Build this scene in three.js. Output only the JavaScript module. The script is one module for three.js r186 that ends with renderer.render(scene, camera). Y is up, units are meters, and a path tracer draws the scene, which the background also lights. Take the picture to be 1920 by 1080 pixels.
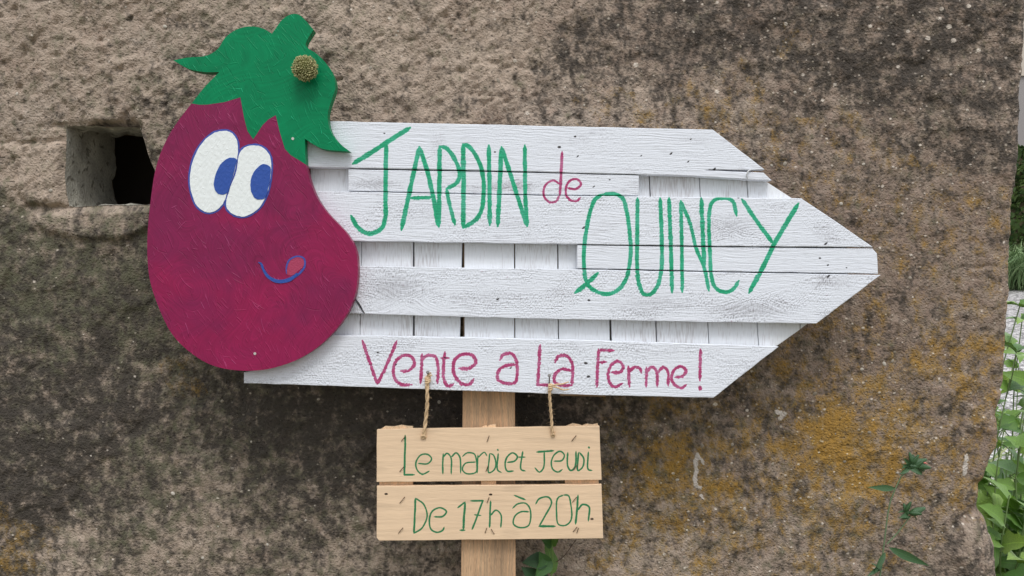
import * as THREE from 'three';
import { mergeGeometries } from 'three/addons/utils/BufferGeometryUtils.js';

// ------------------------------------------------------------------ camera, sky, sun, exposure
const W = 1920, H = 1080, DIST = 1.536, PITCH = THREE.MathUtils.degToRad(5);
const C = new THREE.Vector3(0, 1.316, 0.118);                       // centre of the sign's front plane
const AX = new THREE.Vector3(0, -Math.sin(PITCH), -Math.cos(PITCH)); // the way the camera looks
const UP = new THREE.Vector3(0, Math.cos(PITCH), -Math.sin(PITCH));
const EYE = C.clone().addScaledVector(AX, -DIST);
const scene = new THREE.Scene();
const camera = new THREE.PerspectiveCamera(2 * THREE.MathUtils.radToDeg(Math.atan(0.54 / DIST)), W / H, 0.05, 300);
camera.position.copy(EYE); camera.lookAt(C);
const renderer = new THREE.WebGLRenderer({ antialias: true });
renderer.setSize(1024, 576);
renderer.toneMapping = THREE.LinearToneMapping;
renderer.toneMappingExposure = 1.12;
renderer.shadowMap.enabled = true;
{ // overcast sky: one third as bright at the horizon as overhead
  const w = 128, h = 64, d = new Float32Array(w * h * 4);
  for (let j = 0; j < h; j++) for (let i = 0; i < w; i++) {
    const el = ((j + .5) / h - .5) * Math.PI, s = Math.max(0, Math.sin(el));
    const L = 1.25 * (0.30 + 1.05 * s) * (1 + 0.05 * Math.sin(i * .2 + j * .31) * Math.cos(j * .23));
    const k = (j * w + i) * 4; d[k] = L * .955; d[k + 1] = L * .995; d[k + 2] = L * 1.06; d[k + 3] = 1;
  }
  const t = new THREE.DataTexture(d, w, h, THREE.RGBAFormat, THREE.FloatType);
  t.mapping = THREE.EquirectangularReflectionMapping; t.magFilter = THREE.LinearFilter; t.needsUpdate = true;
  scene.background = t; scene.environment = t;
}
const sun = new THREE.DirectionalLight(new THREE.Color(1, .97, .93), 1.3);
sun.position.set(0.4, 5.6, 2.3); sun.target.position.set(0, 1.2, 0);
sun.castShadow = true; sun.shadow.radius = 38; sun.shadow.mapSize.set(2048, 2048);
Object.assign(sun.shadow.camera, { left: -3, right: 3, top: 3, bottom: -3, near: .1, far: 20 });
scene.add(sun, sun.target);

// ------------------------------------------------------------------ helpers
function rng(seed) { let a = seed >>> 0; return () => { a = (a + 0x6D2B79F5) | 0; let t = Math.imul(a ^ (a >>> 15), 1 | a); t = (t + Math.imul(t ^ (t >>> 7), 61 | t)) ^ t; return ((t ^ (t >>> 14)) >>> 0) / 4294967296; }; }
const clamp = (v, a = 0, b = 1) => v < a ? a : v > b ? b : v;
const sst = (a, b, v) => { const t = clamp((v - a) / (b - a)); return t * t * (3 - 2 * t); };
const mix = (a, b, t) => a + (b - a) * t;
const PERM = new Uint8Array(512), GX = new Float32Array(256), GY = new Float32Array(256);
{ const r = rng(7), p = [...Array(256).keys()]; for (let i = 255; i > 0; i--) { const j = Math.floor(r() * (i + 1)); [p[i], p[j]] = [p[j], p[i]]; } for (let i = 0; i < 512; i++) PERM[i] = p[i & 255]; for (let i = 0; i < 256; i++) { const a = r() * 6.2832; GX[i] = Math.cos(a); GY[i] = Math.sin(a); } }
function noise(x, y) { // gradient noise, about -1..1
  const xi = Math.floor(x), yi = Math.floor(y), fx = x - xi, fy = y - yi, X = xi & 255, Y = yi & 255;
  const u = fx * fx * fx * (fx * (fx * 6 - 15) + 10), v = fy * fy * fy * (fy * (fy * 6 - 15) + 10);
  const a = PERM[PERM[X] + Y], b = PERM[PERM[X + 1] + Y], c = PERM[PERM[X] + Y + 1], d = PERM[PERM[X + 1] + Y + 1];
  const n0 = GX[a] * fx + GY[a] * fy, n1 = GX[b] * (fx - 1) + GY[b] * fy, n2 = GX[c] * fx + GY[c] * (fy - 1), n3 = GX[d] * (fx - 1) + GY[d] * (fy - 1);
  return 1.45 * (n0 + (n1 - n0) * u + (n2 - n0) * v + (n0 - n1 - n2 + n3) * u * v);
}
function fbm(x, y, o = 4) { let s = 0, a = .5, f = 1; for (let i = 0; i < o; i++) { s += a * noise(x * f + i * 17.3, y * f - i * 9.1); a *= .5; f *= 2.03; } return s; }
const toLin = c => { c /= 255; return c <= .04045 ? c / 12.92 : Math.pow((c + .055) / 1.055, 2.4); };
const toS = l => 255 * (l <= .0031308 ? l * 12.92 : 1.055 * Math.pow(l, 1 / 2.4) - .055);
const rgb = (r, g, b) => new THREE.Color().setRGB(toLin(r), toLin(g), toLin(b));
function tex8(data, w, h, srgb, wrap = THREE.ClampToEdgeWrapping) {
  const t = new THREE.DataTexture(data, w, h, THREE.RGBAFormat, THREE.UnsignedByteType);
  if (srgb) t.colorSpace = THREE.SRGBColorSpace;
  t.magFilter = THREE.LinearFilter; t.minFilter = THREE.LinearMipmapLinearFilter; t.generateMipmaps = true; t.wrapS = t.wrapT = wrap; t.needsUpdate = true; return t;
}
// fn(i, j, out) fills out = [r,g,b, height 0..1]; row 0 is the bottom
function paint(w, h, fn, wrap) {
  const c = new Uint8Array(w * h * 4), b = new Uint8Array(w * h * 4), o = [0, 0, 0, 0];
  for (let j = 0; j < h; j++) for (let i = 0; i < w; i++) { fn(i, j, o); const k = (j * w + i) * 4; c[k] = clamp(o[0], 0, 255); c[k + 1] = clamp(o[1], 0, 255); c[k + 2] = clamp(o[2], 0, 255); const q = clamp(o[3]) * 255; b[k] = b[k + 1] = b[k + 2] = q; c[k + 3] = b[k + 3] = 255; }
  return { map: tex8(c, w, h, true, wrap), bumpMap: tex8(b, w, h, false, wrap) };
}
const used = {};
function named(n) { const k = used[n] = (used[n] ?? -1) + 1; return k ? `${n}_${String(k).padStart(3, '0')}` : n; }
function shadows(o) { o.traverse(m => { if (m.isMesh) { m.castShadow = true; m.receiveShadow = true; } }); }
function thing(name, label, category, group) { const g = new THREE.Group(); g.name = named(name); g.userData = { label, category }; if (group) g.userData.group = group; scene.add(g); return g; }
function part(parent, name, geo, mat, label) { const m = new THREE.Mesh(geo, mat); m.name = name; if (label) m.userData.label = label; parent.add(m); m.castShadow = m.receiveShadow = true; return m; }
const std = (o) => new THREE.MeshStandardMaterial(o);
// photo pixel -> point on the plane z = const of the world
function onZ(px, py, z = 0) {
  const d = AX.clone(); d.x += (px - 960) / 1536; d.addScaledVector(UP, (540 - py) / 1536);
  return EYE.clone().addScaledVector(d, (z - EYE.z) / d.z);
}
function pixelOf(x, y, z) { // a point of the world -> photo pixel, used to find which stain belongs where on the wall
  const dy = y - EYE.y, dz = z - EYE.z, t = dy * AX.y + dz * AX.z, u = dy * UP.y + dz * UP.z;
  return [960 + 1536 * x / t, 540 - 1536 * u / t];
}

// ------------------------------------------------------------------ the wall
const edgePx = [[1921, -400], [1919, -100], [1917, 0], [1914, 75], [1912, 130], [1905, 175], [1907, 215], [1903, 250], [1901, 300], [1897, 350], [1891, 380], [1890, 430], [1887, 475], [1886, 540], [1882, 590], [1880, 640], [1877, 700], [1872, 730], [1862, 775], [1866, 810], [1864, 832], [1852, 855], [1842, 885], [1830, 915], [1827, 940], [1842, 975], [1855, 1020], [1858, 1080], [1852, 1150], [1862, 1300], [1850, 1600]];
const edgePts = edgePx.map(([x, y]) => onZ(x, y, -0.02));
function edgeX(y) {
  for (let i = 0; i < edgePts.length - 1; i++) { const a = edgePts[i], b = edgePts[i + 1]; if (y <= a.y && y >= b.y) { const t = (a.y - y) / (a.y - b.y), s = t * t * (3 - 2 * t); return mix(a.x, b.x, s) + .0022 * noise(y * 55, 3.3) + .0014 * noise(y * 140, 8.1); } }
  return y > edgePts[0].y ? edgePts[0].x : edgePts.at(-1).x;
}
const holePx = [[122, 237], [134, 235.5], [150, 235], [166, 236], [180, 235], [193, 237], [207, 237.5], [219, 237], [235, 238], [252, 238.5], [261, 239], [266, 255], [271, 272], [276, 290], [281, 303], [288, 318], [291, 345], [289, 384], [262, 384], [235, 385], [207, 384], [170, 386], [145, 388], [128, 387], [122, 360], [119, 328], [121, 300], [122, 269]];
const hole = holePx.map(([x, y]) => onZ(x, y, 0)).map(p => [p.x, p.y]);
function inPoly(P, x, y) { let c = false; for (let i = 0, j = P.length - 1; i < P.length; j = i++) { const [xi, yi] = P[i], [xj, yj] = P[j]; if ((yi > y) !== (yj > y) && x < (xj - xi) * (y - yi) / (yj - yi) + xi) c = !c; } return c; }
function nearest(P, x, y, closed = true) {
  let bd = 1e9, bx = 0, by = 0; const n = P.length;
  for (let i = 0; i < (closed ? n : n - 1); i++) { const [ax, ay] = P[i], [cx, cy] = P[(i + 1) % n]; const ux = cx - ax, uy = cy - ay, t = clamp(((x - ax) * ux + (y - ay) * uy) / (ux * ux + uy * uy)); const qx = ax + ux * t, qy = ay + uy * t, d = (x - qx) ** 2 + (y - qy) ** 2; if (d < bd) { bd = d; bx = qx; by = qy; } }
  return [Math.sqrt(bd), bx, by];
}
const wl = (pts) => pts.map(([x, y]) => { const p = onZ(x, y, 0); return [p.x, p.y]; });
// grooves round the stones by the opening: polyline, half width, depth
const cracks = [
  [wl([[96, 236], [104, 234], [116, 236]]), .004, .007], [wl([[0, 270], [22, 264], [40, 270], [60, 268], [66, 264], [80, 270], [90, 264], [118, 264]]), .0035, .006],
  [wl([[62, 266], [50, 282], [43, 296], [32, 318], [28, 345], [40, 372], [52, 388]]), .004, .0035], [wl([[52, 386], [80, 388], [106, 389], [132, 390]]), .0042, .010],
  [wl([[84, 396], [110, 400], [150, 397]]), .004, .005], [wl([[254, 202], [246, 206], [236, 214]]), .004, .006], [wl([[226, 130], [240, 120], [254, 132], [240, 170], [252, 200]]), .003, .003],
  [wl([[940, 128], [970, 122], [985, 130], [1010, 126]]), .003, .005], [wl([[868, 140], [880, 146], [892, 150]]), .003, .006], [wl([[1800, 500], [1830, 502], [1870, 498]]), .003, .004],
  [wl([[880, 178], [905, 176], [940, 180]]), .003, .005], [wl([[700, 150], [730, 160], [745, 185]]), .0025, .003], [wl([[1826, 908], [1836, 935], [1820, 960], [1790, 985]]), .006, .006],
];
const sill = wl([[68, 398], [100, 394], [160, 390], [289, 388], [289, 428], [230, 452], [150, 450], [90, 440], [68, 420]]);
const block = wl([[62, 270], [90, 266], [120, 266], [119, 330], [126, 384], [60, 384], [36, 360], [30, 330], [44, 296]]);
const lump = wl([[1818, 965], [1846, 978], [1862, 1030], [1862, 1100], [1790, 1100], [1776, 1040], [1796, 985]]);
const chip = wl([[150, 244], [166, 233], [180, 230], [193, 227], [219, 223], [236, 214], [252, 202], [257, 218], [263, 244]]);
function wallH(x, y) {
  const [px, py] = pixelOf(x, y, 0);
  let h = .0075 * fbm(x * 3.1 + 4, y * 3.4, 3);
  const rough = .55 + .45 * sst(-.2, .3, noise(x * 2.3 + 9, y * 2.3)), top = sst(520, 260, py) * sst(1250, 950, px);
  h += rough * (.0032 * noise(x * 17, y * 19) + .0016 * noise(x * 43 + 3, y * 47) + (.0006 + .0008 * top) * noise(x * 110, y * 115));
  h += top * .0035 * Math.max(0, noise((x * .8 + y * .6) * 16, (y * .8 - x * .6) * 60));      // trowel sweeps
  const fl = fbm(x * 4.2 + 2, y * 4.6 + 8, 4); h += .0032 * sst(-.02, .025, fl) * (.4 + .6 * sst(-.3, .3, noise(x * 2 + 1, y * 2))) + .0022 * sst(-.015, .02, fbm(x * 9 + 30, y * 8, 4) - .12);
  const pit = noise(x * 62 + 31, y * 66); h -= .0042 * sst(.40, .68, pit) * (.35 + .65 * top + .2 * rough); const clod = noise(x * 36 + 11, y * 30 + 4); h += .004 * sst(.35, .6, clod) * top; h -= .003 * sst(.5, .7, noise(x * 120 + 4, y * 120)) * (.4 + .6 * top);
  for (const [P, w, dp] of cracks) { const d = nearest(P, x + .004 * noise(x * 60, y * 60), y + .004 * noise(x * 60 + 5, y * 60), false)[0]; if (d < w * 2.5) h -= dp * Math.exp(-(d * d) / (w * w)); }
  for (const [P, up, soft] of [[sill, .011, .012], [block, .005, .014], [lump, .02, .03]]) { const d = nearest(P, x, y)[0] * (inPoly(P, x, y) ? 1 : -1); h += up * sst(-soft * .3, soft, d); }
  if (Math.abs(px - 215) < 70 && Math.abs(py - 222) < 40) { const d = nearest(chip, x + .003 * noise(x * 90, y * 90), y + .003 * noise(x * 90 + 7, y * 90))[0] * (inPoly(chip, x, y) ? 1 : -1); h -= sst(-.001, .006, d) * (.006 + .022 * sst(222, 240, py)); }
  const dh = nearest(hole, x, y)[0]; if (dh < .05) h = mix(Math.min(-.006, h), h, sst(0, .014, dh));
  return h;
}
// stains on the plaster, dark mould under the sign boosted to paint its shadow: x, y, brown, dark, olive, ochre (shares 0..1)
const cover = [[60, 60, .3, .05, .12, 0], [250, 90, .28, .05, .1, 0], [480, 15, .15, .05, .1, 0], [340, 165, .2, .35, .3, 0], [700, 60, .12, .05, .1, 0], [900, 120, .12, .06, .05, 0], [760, 180, .3, .12, .05, 0], [1000, 40, .3, .14, .0, 0], [960, 195, .3, .18, 0, .02], [1080, 100, .4, .62, 0, 0], [1060, 20, .4, .25, 0, 0], [1160, 60, .5, .5, 0, 0], [1130, 200, .3, .25, 0, .1],
  [1300, 60, .6, .62, .1, 0], [1400, 20, .6, .58, .05, .05], [1500, 70, .55, .55, .1, .08], [1600, 50, .6, .6, .1, 0], [1600, 120, .6, .75, .1, 0], [1750, 40, .6, .6, .15, 0], [1720, 120, .55, .72, .1, 0], [1850, 80, .55, .5, .1, 0], [1450, 190, .6, .42, .1, .05], [1380, 220, .4, .3, .05, .2], [1600, 220, .6, .3, .2, .08], [1540, 330, .65, .25, .05, .1], [1750, 230, .6, .4, .2, .06], [1860, 250, .5, .55, .05, 0], [1800, 400, .7, .22, .05, .15], [1650, 450, .75, .2, .05, .1], [1850, 520, .6, .15, .05, .12], [1700, 600, .75, .3, .05, .05], [1580, 660, .75, .3, .05, .12], [1780, 680, .6, .2, .05, .4], [1760, 780, .6, .4, 0, .2], [1620, 740, .7, .25, .05, .35], [1450, 780, .7, .38, .2, .2], [1360, 740, .6, .5, .1, .1], [1550, 815, .5, .2, .1, 1.05], [1640, 880, .5, .3, .1, .72], [1500, 860, .6, .3, .2, .5], [1260, 880, .6, .3, .4, .65], [1180, 830, .6, .5, .35, .2], [1340, 940, .6, .35, .3, .45], [1430, 910, .6, .45, .1, .15], [1540, 980, .55, .3, .25, .35], [1800, 880, .6, .3, 0, .3], [1700, 980, .6, .35, .1, .1], [1450, 1050, .35, .2, .1, .05], [1250, 1040, .3, .15, .1, .12], [1180, 960, .4, .35, .2, .35], [1620, 1050, .5, .3, .2, .1], [1820, 1040, .4, .4, .1, 0], [1060, 1050, .3, .2, .05, 0],
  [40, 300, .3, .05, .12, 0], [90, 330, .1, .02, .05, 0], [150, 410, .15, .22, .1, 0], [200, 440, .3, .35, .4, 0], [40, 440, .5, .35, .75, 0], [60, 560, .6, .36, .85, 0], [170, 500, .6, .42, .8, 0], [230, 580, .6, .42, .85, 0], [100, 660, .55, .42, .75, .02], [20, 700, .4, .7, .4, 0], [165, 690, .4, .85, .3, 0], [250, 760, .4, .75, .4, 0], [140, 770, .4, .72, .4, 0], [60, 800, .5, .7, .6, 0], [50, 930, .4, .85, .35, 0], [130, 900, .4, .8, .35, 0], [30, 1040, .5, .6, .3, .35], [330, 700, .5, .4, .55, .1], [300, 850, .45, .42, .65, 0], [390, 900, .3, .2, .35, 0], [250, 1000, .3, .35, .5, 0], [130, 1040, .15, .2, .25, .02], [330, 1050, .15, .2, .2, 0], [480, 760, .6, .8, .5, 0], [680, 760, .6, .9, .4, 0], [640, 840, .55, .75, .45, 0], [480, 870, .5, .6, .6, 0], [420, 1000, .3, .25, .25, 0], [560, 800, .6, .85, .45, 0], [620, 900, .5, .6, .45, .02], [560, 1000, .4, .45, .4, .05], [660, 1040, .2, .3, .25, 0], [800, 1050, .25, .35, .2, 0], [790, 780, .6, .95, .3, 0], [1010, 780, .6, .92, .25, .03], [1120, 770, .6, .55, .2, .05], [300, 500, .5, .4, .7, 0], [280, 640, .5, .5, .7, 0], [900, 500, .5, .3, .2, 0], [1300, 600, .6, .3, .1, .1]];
const CW = 97, CH = 55, cg = new Float32Array(CW * CH * 4);
for (let j = 0; j < CH; j++) for (let i = 0; i < CW; i++) {
  const x = i * 20, y = j * 20; let s = 0, a = [0, 0, 0, 0];
  for (const c of cover) { const w = 1 / ((x - c[0]) ** 2 + (y - c[1]) ** 2 + 900) ** 1.6; s += w; for (let k = 0; k < 4; k++) a[k] += w * c[k + 2]; }
  for (let k = 0; k < 4; k++) cg[(j * CW + i) * 4 + k] = a[k] / s;
}
const cov = [0, 0, 0, 0];
function coverAt(px, py) {
  let u = clamp(px / 20, 0, CW - 1.001), v = clamp(py / 20, 0, CH - 1.001); const i = Math.floor(u), j = Math.floor(v); u -= i; v -= j;
  for (let k = 0; k < 4; k++) { const q = (a, b) => cg[((j + b) * CW + i + a) * 4 + k]; cov[k] = mix(mix(q(0, 0), q(1, 0), u), mix(q(0, 1), q(1, 1), u), v); }
}
const WX0 = -1.14, WX1 = 1.10, WY0 = .64, WY1 = 2.02, TW = 2048, TH = 1264;
const pebbles = []; // small light grit in the plaster: x, y, radius, tone
{ const r = rng(51); for (let i = 0; i < 9000; i++) { const x = mix(WX0, WX1, r()), y = mix(WY0, WY1, r()); const keep = sst(-.2, .5, x) * .8 + .2; if (r() > keep) { r(); r(); continue; } pebbles.push([x, y, .0007 + .0024 * Math.pow(r(), 3.5), r()]); } }
for (const [x, y, q] of [[1192, 122, 5.5], [1764, 18, 5], [1760, 36, 4.5], [1812, 14, 5], [1700, 60, 4], [1778, 51, 6], [1786, 77, 6], [1738, 73, 6], [1834, 95, 5], [1629, 51, 4.5], [1472, 46, 4.5], [1343, 173, 5], [1505, 141, 4], [1565, 159, 4], [1541, 189, 4], [1684, 126, 4.5], [1725, 273, 4], [1654, 350, 4], [1341, 759, 5], [1400, 770, 4], [730, 35, 4], [965, 115, 4], [988, 213, 4.5]]) { const p = onZ(x, y, 0); pebbles.push([p.x, p.y, q * .00092, .9]); }
const grit = new Float32Array(TW * TH), gritTone = new Uint8Array(TW * TH);
for (const [x, y, rad, tone] of pebbles) {
  const ci = (x - WX0) / (WX1 - WX0) * TW, cj = (y - WY0) / (WY1 - WY0) * TH, rr = rad * TW / (WX1 - WX0);
  for (let j = Math.max(0, Math.floor(cj - rr - 1)); j <= Math.min(TH - 1, cj + rr + 1); j++) for (let i = Math.max(0, Math.floor(ci - rr - 1)); i <= Math.min(TW - 1, ci + rr + 1); i++) { const d = Math.hypot(i - ci, (j - cj) * 1.2) * (1 + .25 * noise(i * .8, j * .8)), v = clamp(rr + .5 - d); if (v > grit[j * TW + i]) { grit[j * TW + i] = v; gritTone[j * TW + i] = tone * 255; } }
}
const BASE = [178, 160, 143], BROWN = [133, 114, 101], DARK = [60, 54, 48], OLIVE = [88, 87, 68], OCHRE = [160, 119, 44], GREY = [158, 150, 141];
const smears = [[wl([[1308, 852], [1303, 866], [1306, 882], [1302, 896], [1304, 910], [1312, 914]]), .0055], [wl([[1308, 854], [1315, 862], [1318, 868]]), .0035], [wl([[1313, 928], [1316, 932]]), .004], [wl([[1812, 856], [1810, 872], [1808, 888]]), .006], [wl([[1456, 772], [1470, 776], [1462, 784]]), .006]];
const T0 = Date.now();
const wallTex = paint(TW, TH, (i, j, o) => {
  const x = mix(WX0, WX1, (i + .5) / TW), y = mix(WY0, WY1, (j + .5) / TH);
  let [px, py] = pixelOf(x, y, 0);
  px += 34 * noise(x * 9, y * 9) + 14 * noise(x * 31, y * 31); py += 34 * noise(x * 9 + 40, y * 9) + 14 * noise(x * 31 + 40, y * 31);
  coverAt(px, py);
  const fine = noise(x * 420, y * 420), mid = noise(x * 150, y * 150), mid2 = noise(x * 60 + 7, y * 60), big = fbm(x * 14, y * 14, 3), vert = noise(x * 120, y * 22);
  const streak = noise(x * 75 + 2 * noise(x * 20, y * 6), y * 13);
  const mask = (c, n, soft) => c <= 0 ? 0 : sst(-soft, soft, n - (0.62 - 1.24 * c));
  const kb = mask(cov[0], .45 * big + .35 * mid2 + .25 * mid + .25 * fine, .5);
  const ko = mask(cov[2], .45 * noise(x * 33 + 80, y * 33) + .35 * mid2 + .3 * mid + .2 * vert + .2 * fine, .55) * .94;
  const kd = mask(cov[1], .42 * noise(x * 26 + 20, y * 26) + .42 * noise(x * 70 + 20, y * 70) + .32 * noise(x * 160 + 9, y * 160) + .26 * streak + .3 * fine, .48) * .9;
  const ky = mask(cov[3] < .07 ? 0 : cov[3], .45 * noise(x * 30 + 120, y * 24) + .35 * noise(x * 90, y * 70 + 50) + .25 * noise(x * 210, y * 210) + .2 * streak + .3 * fine, .55) * .8;
  const tone = 1 + .15 * fine + .13 * mid + .07 * noise(x * 800 + 5, y * 800) + .07 * mid2 + .05 * big;
  const g = mask(.16, noise(x * 7 + 300, y * 7) * .6 + mid * .4, .3);
  for (let k = 0; k < 3; k++) {
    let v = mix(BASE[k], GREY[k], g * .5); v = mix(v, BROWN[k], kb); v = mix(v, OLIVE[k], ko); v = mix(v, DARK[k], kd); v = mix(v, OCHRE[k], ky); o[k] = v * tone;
  }
  let hh = .5 + .2 * noise(x * 230, y * 230) + .2 * fine + .08 * mid + .06 * noise(x * 800, y * 800) - .08 * kd;
  const pit = noise(x * 190 + 50, y * 190); if (pit > .45) { const q = sst(.45, .7, pit); hh -= .28 * q; for (let k = 0; k < 3; k++) o[k] *= 1 - .3 * q; }   // open pores are lower and darker
  const a = j * TW + i, gv = grit[a];
  if (gv > 0) { const t = gritTone[a] / 255, q = gv * (.45 + .55 * t) * (1 - .25 * kd); o[0] = mix(o[0], 196 + 26 * t, q); o[1] = mix(o[1], 184 + 26 * t, q); o[2] = mix(o[2], 166 + 30 * t, q); hh += .2 * gv; }
  for (const [P, w] of smears) { if (Math.abs(x - P[0][0]) > .08 || Math.abs(y - P[0][1]) > .1) continue; const d = nearest(P, x + .002 * mid, y + .002 * fine, false)[0], q = sst(w, w * .6, d + .0012 * mid); if (q > 0) { o[0] = mix(o[0], 196, q); o[1] = mix(o[1], 186, q); o[2] = mix(o[2], 176, q); hh += .25 * q; } }
  o[3] = hh;
}, THREE.MirroredRepeatWrapping);
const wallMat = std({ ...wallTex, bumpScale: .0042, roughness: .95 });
const wall = thing('plaster_wall', 'old rough rendered wall stained with dark mould and ochre lichen behind the arrow sign', 'wall');
{
  const xs = [], ys = []; for (let x = -2.6; x < -1.14; x += .05) xs.push(x); for (let x = -1.14; x <= .8801; x += .004) xs.push(x);
  const ext = 34; for (let i = 1; i <= ext; i++) xs.push(.88 + i); // last columns stretch to the corner
  for (let y = 0; y < .64; y += .04) ys.push(y); for (let y = .64; y < 2.0; y += .004) ys.push(y); for (let y = 2.0; y <= 3.05; y += .05) ys.push(y);
  const R = .018, arc = 7, side = 24, nx = xs.length + arc + side, ny = ys.length, pos = new Float32Array(nx * ny * 3), uv = new Float32Array(nx * ny * 2);
  const inside = new Uint8Array(nx * ny);
  for (let j = 0; j < ny; j++) {
    const y = ys[j], ex = edgeX(y);
    for (let i = 0; i < nx; i++) {
      let x, z, u;
      if (i < xs.length) { x = xs[i]; if (x > .8801) x = .88 + (x - .88) / ext * (ex - R - .88); z = wallH(x, y); u = x; }
      else if (i < xs.length + arc) { const a = (i - xs.length + 1) / arc * Math.PI / 2, hz = wallH(ex - R, y); x = ex - R + Math.sin(a) * R; z = hz * (1 - (i - xs.length + 1) / arc * .6) - (1 - Math.cos(a)) * R + .001 * noise(x * 300, y * 120); u = ex - R + a * R; }
      else { const s = (i - xs.length - arc + 1) / side; x = ex + .006 * noise(s * 9, y * 20) * sst(0, .1, s); z = wallH(ex - R, y) * .4 * (1 - s) - R - s * .5; u = ex + R * .57 + s * .5; }
      const k = j * nx + i; pos.set([x, y, z], k * 3); uv.set([(u - WX0) / (WX1 - WX0), (y - WY0) / (WY1 - WY0)], k * 2);
      if (i < xs.length) inside[k] = inPoly(hole, x, y) ? 1 : 0;
    }
  }
  const cut = new Uint8Array(nx * ny), keep = new Uint8Array(nx * ny), idx = [];
  for (let j = 0; j < ny - 1; j++) for (let i = 0; i < nx - 1; i++) {
    const a = j * nx + i, b = a + 1, c = a + nx, d = c + 1, n = inside[a] + inside[b] + inside[c] + inside[d];
    if (n >= 3) { cut[a] = cut[b] = cut[c] = cut[d] = 1; continue; }
    keep[a] = keep[b] = keep[c] = keep[d] = 1; idx.push(a, b, d, a, d, c);
  }
  for (let k = 0; k < nx * ny; k++) if ((cut[k] && keep[k]) || (inside[k] && keep[k])) { const [, qx, qy] = nearest(hole, pos[k * 3], pos[k * 3 + 1]); pos[k * 3] = qx; pos[k * 3 + 1] = qy; pos[k * 3 + 2] = Math.min(-.006, wallH(qx, qy)); }
  const g = new THREE.BufferGeometry(); g.setAttribute('position', new THREE.BufferAttribute(pos, 3)); g.setAttribute('uv', new THREE.BufferAttribute(uv, 2)); g.setIndex(idx); g.computeVertexNormals();
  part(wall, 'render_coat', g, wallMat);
  // back, top of the wall
  const b = new THREE.BoxGeometry(3.6, 3.05, .04); b.translate(-.8, 1.525, -.53); part(wall, 'back_face', b, wallMat);
  const t = new THREE.BoxGeometry(3.62, .06, .6); t.translate(-.79, 3.08, -.26); part(wall, 'coping', t, std({ color: rgb(120, 112, 100), roughness: .9 }));
  // loose stones standing proud of the render
  const pg = new THREE.IcosahedronGeometry(1, 1), inst = new THREE.InstancedMesh(pg, std({ roughness: .9 }), 420), r = rng(99), M = new THREE.Matrix4(), q = new THREE.Quaternion(), col = new THREE.Color();
  for (let i = 0; i < 420; i++) {
    let x, y; do { x = mix(-1.05, .93, Math.pow(r(), .7)); y = mix(.68, 1.95, r()); } while (nearest(hole, x, y)[0] < .02 || inPoly(hole, x, y));
    const s = .0012 + .0028 * Math.pow(r(), 3); q.setFromEuler(new THREE.Euler(0, 0, r() * 6.3)); M.compose(new THREE.Vector3(x, y, wallH(x, y) - s * .1), q, new THREE.Vector3(s * (1 + .5 * r()), s, s * .6)); inst.setMatrixAt(i, M);
    const t = r(); inst.setColorAt(i, col.setRGB(mix(.24, .55, t * t), mix(.2, .5, t * t), mix(.15, .43, t * t)));
  }
  inst.name = 'pebble'; inst.userData.kind = 'stuff'; inst.castShadow = inst.receiveShadow = true; wall.add(inst);
}
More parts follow.
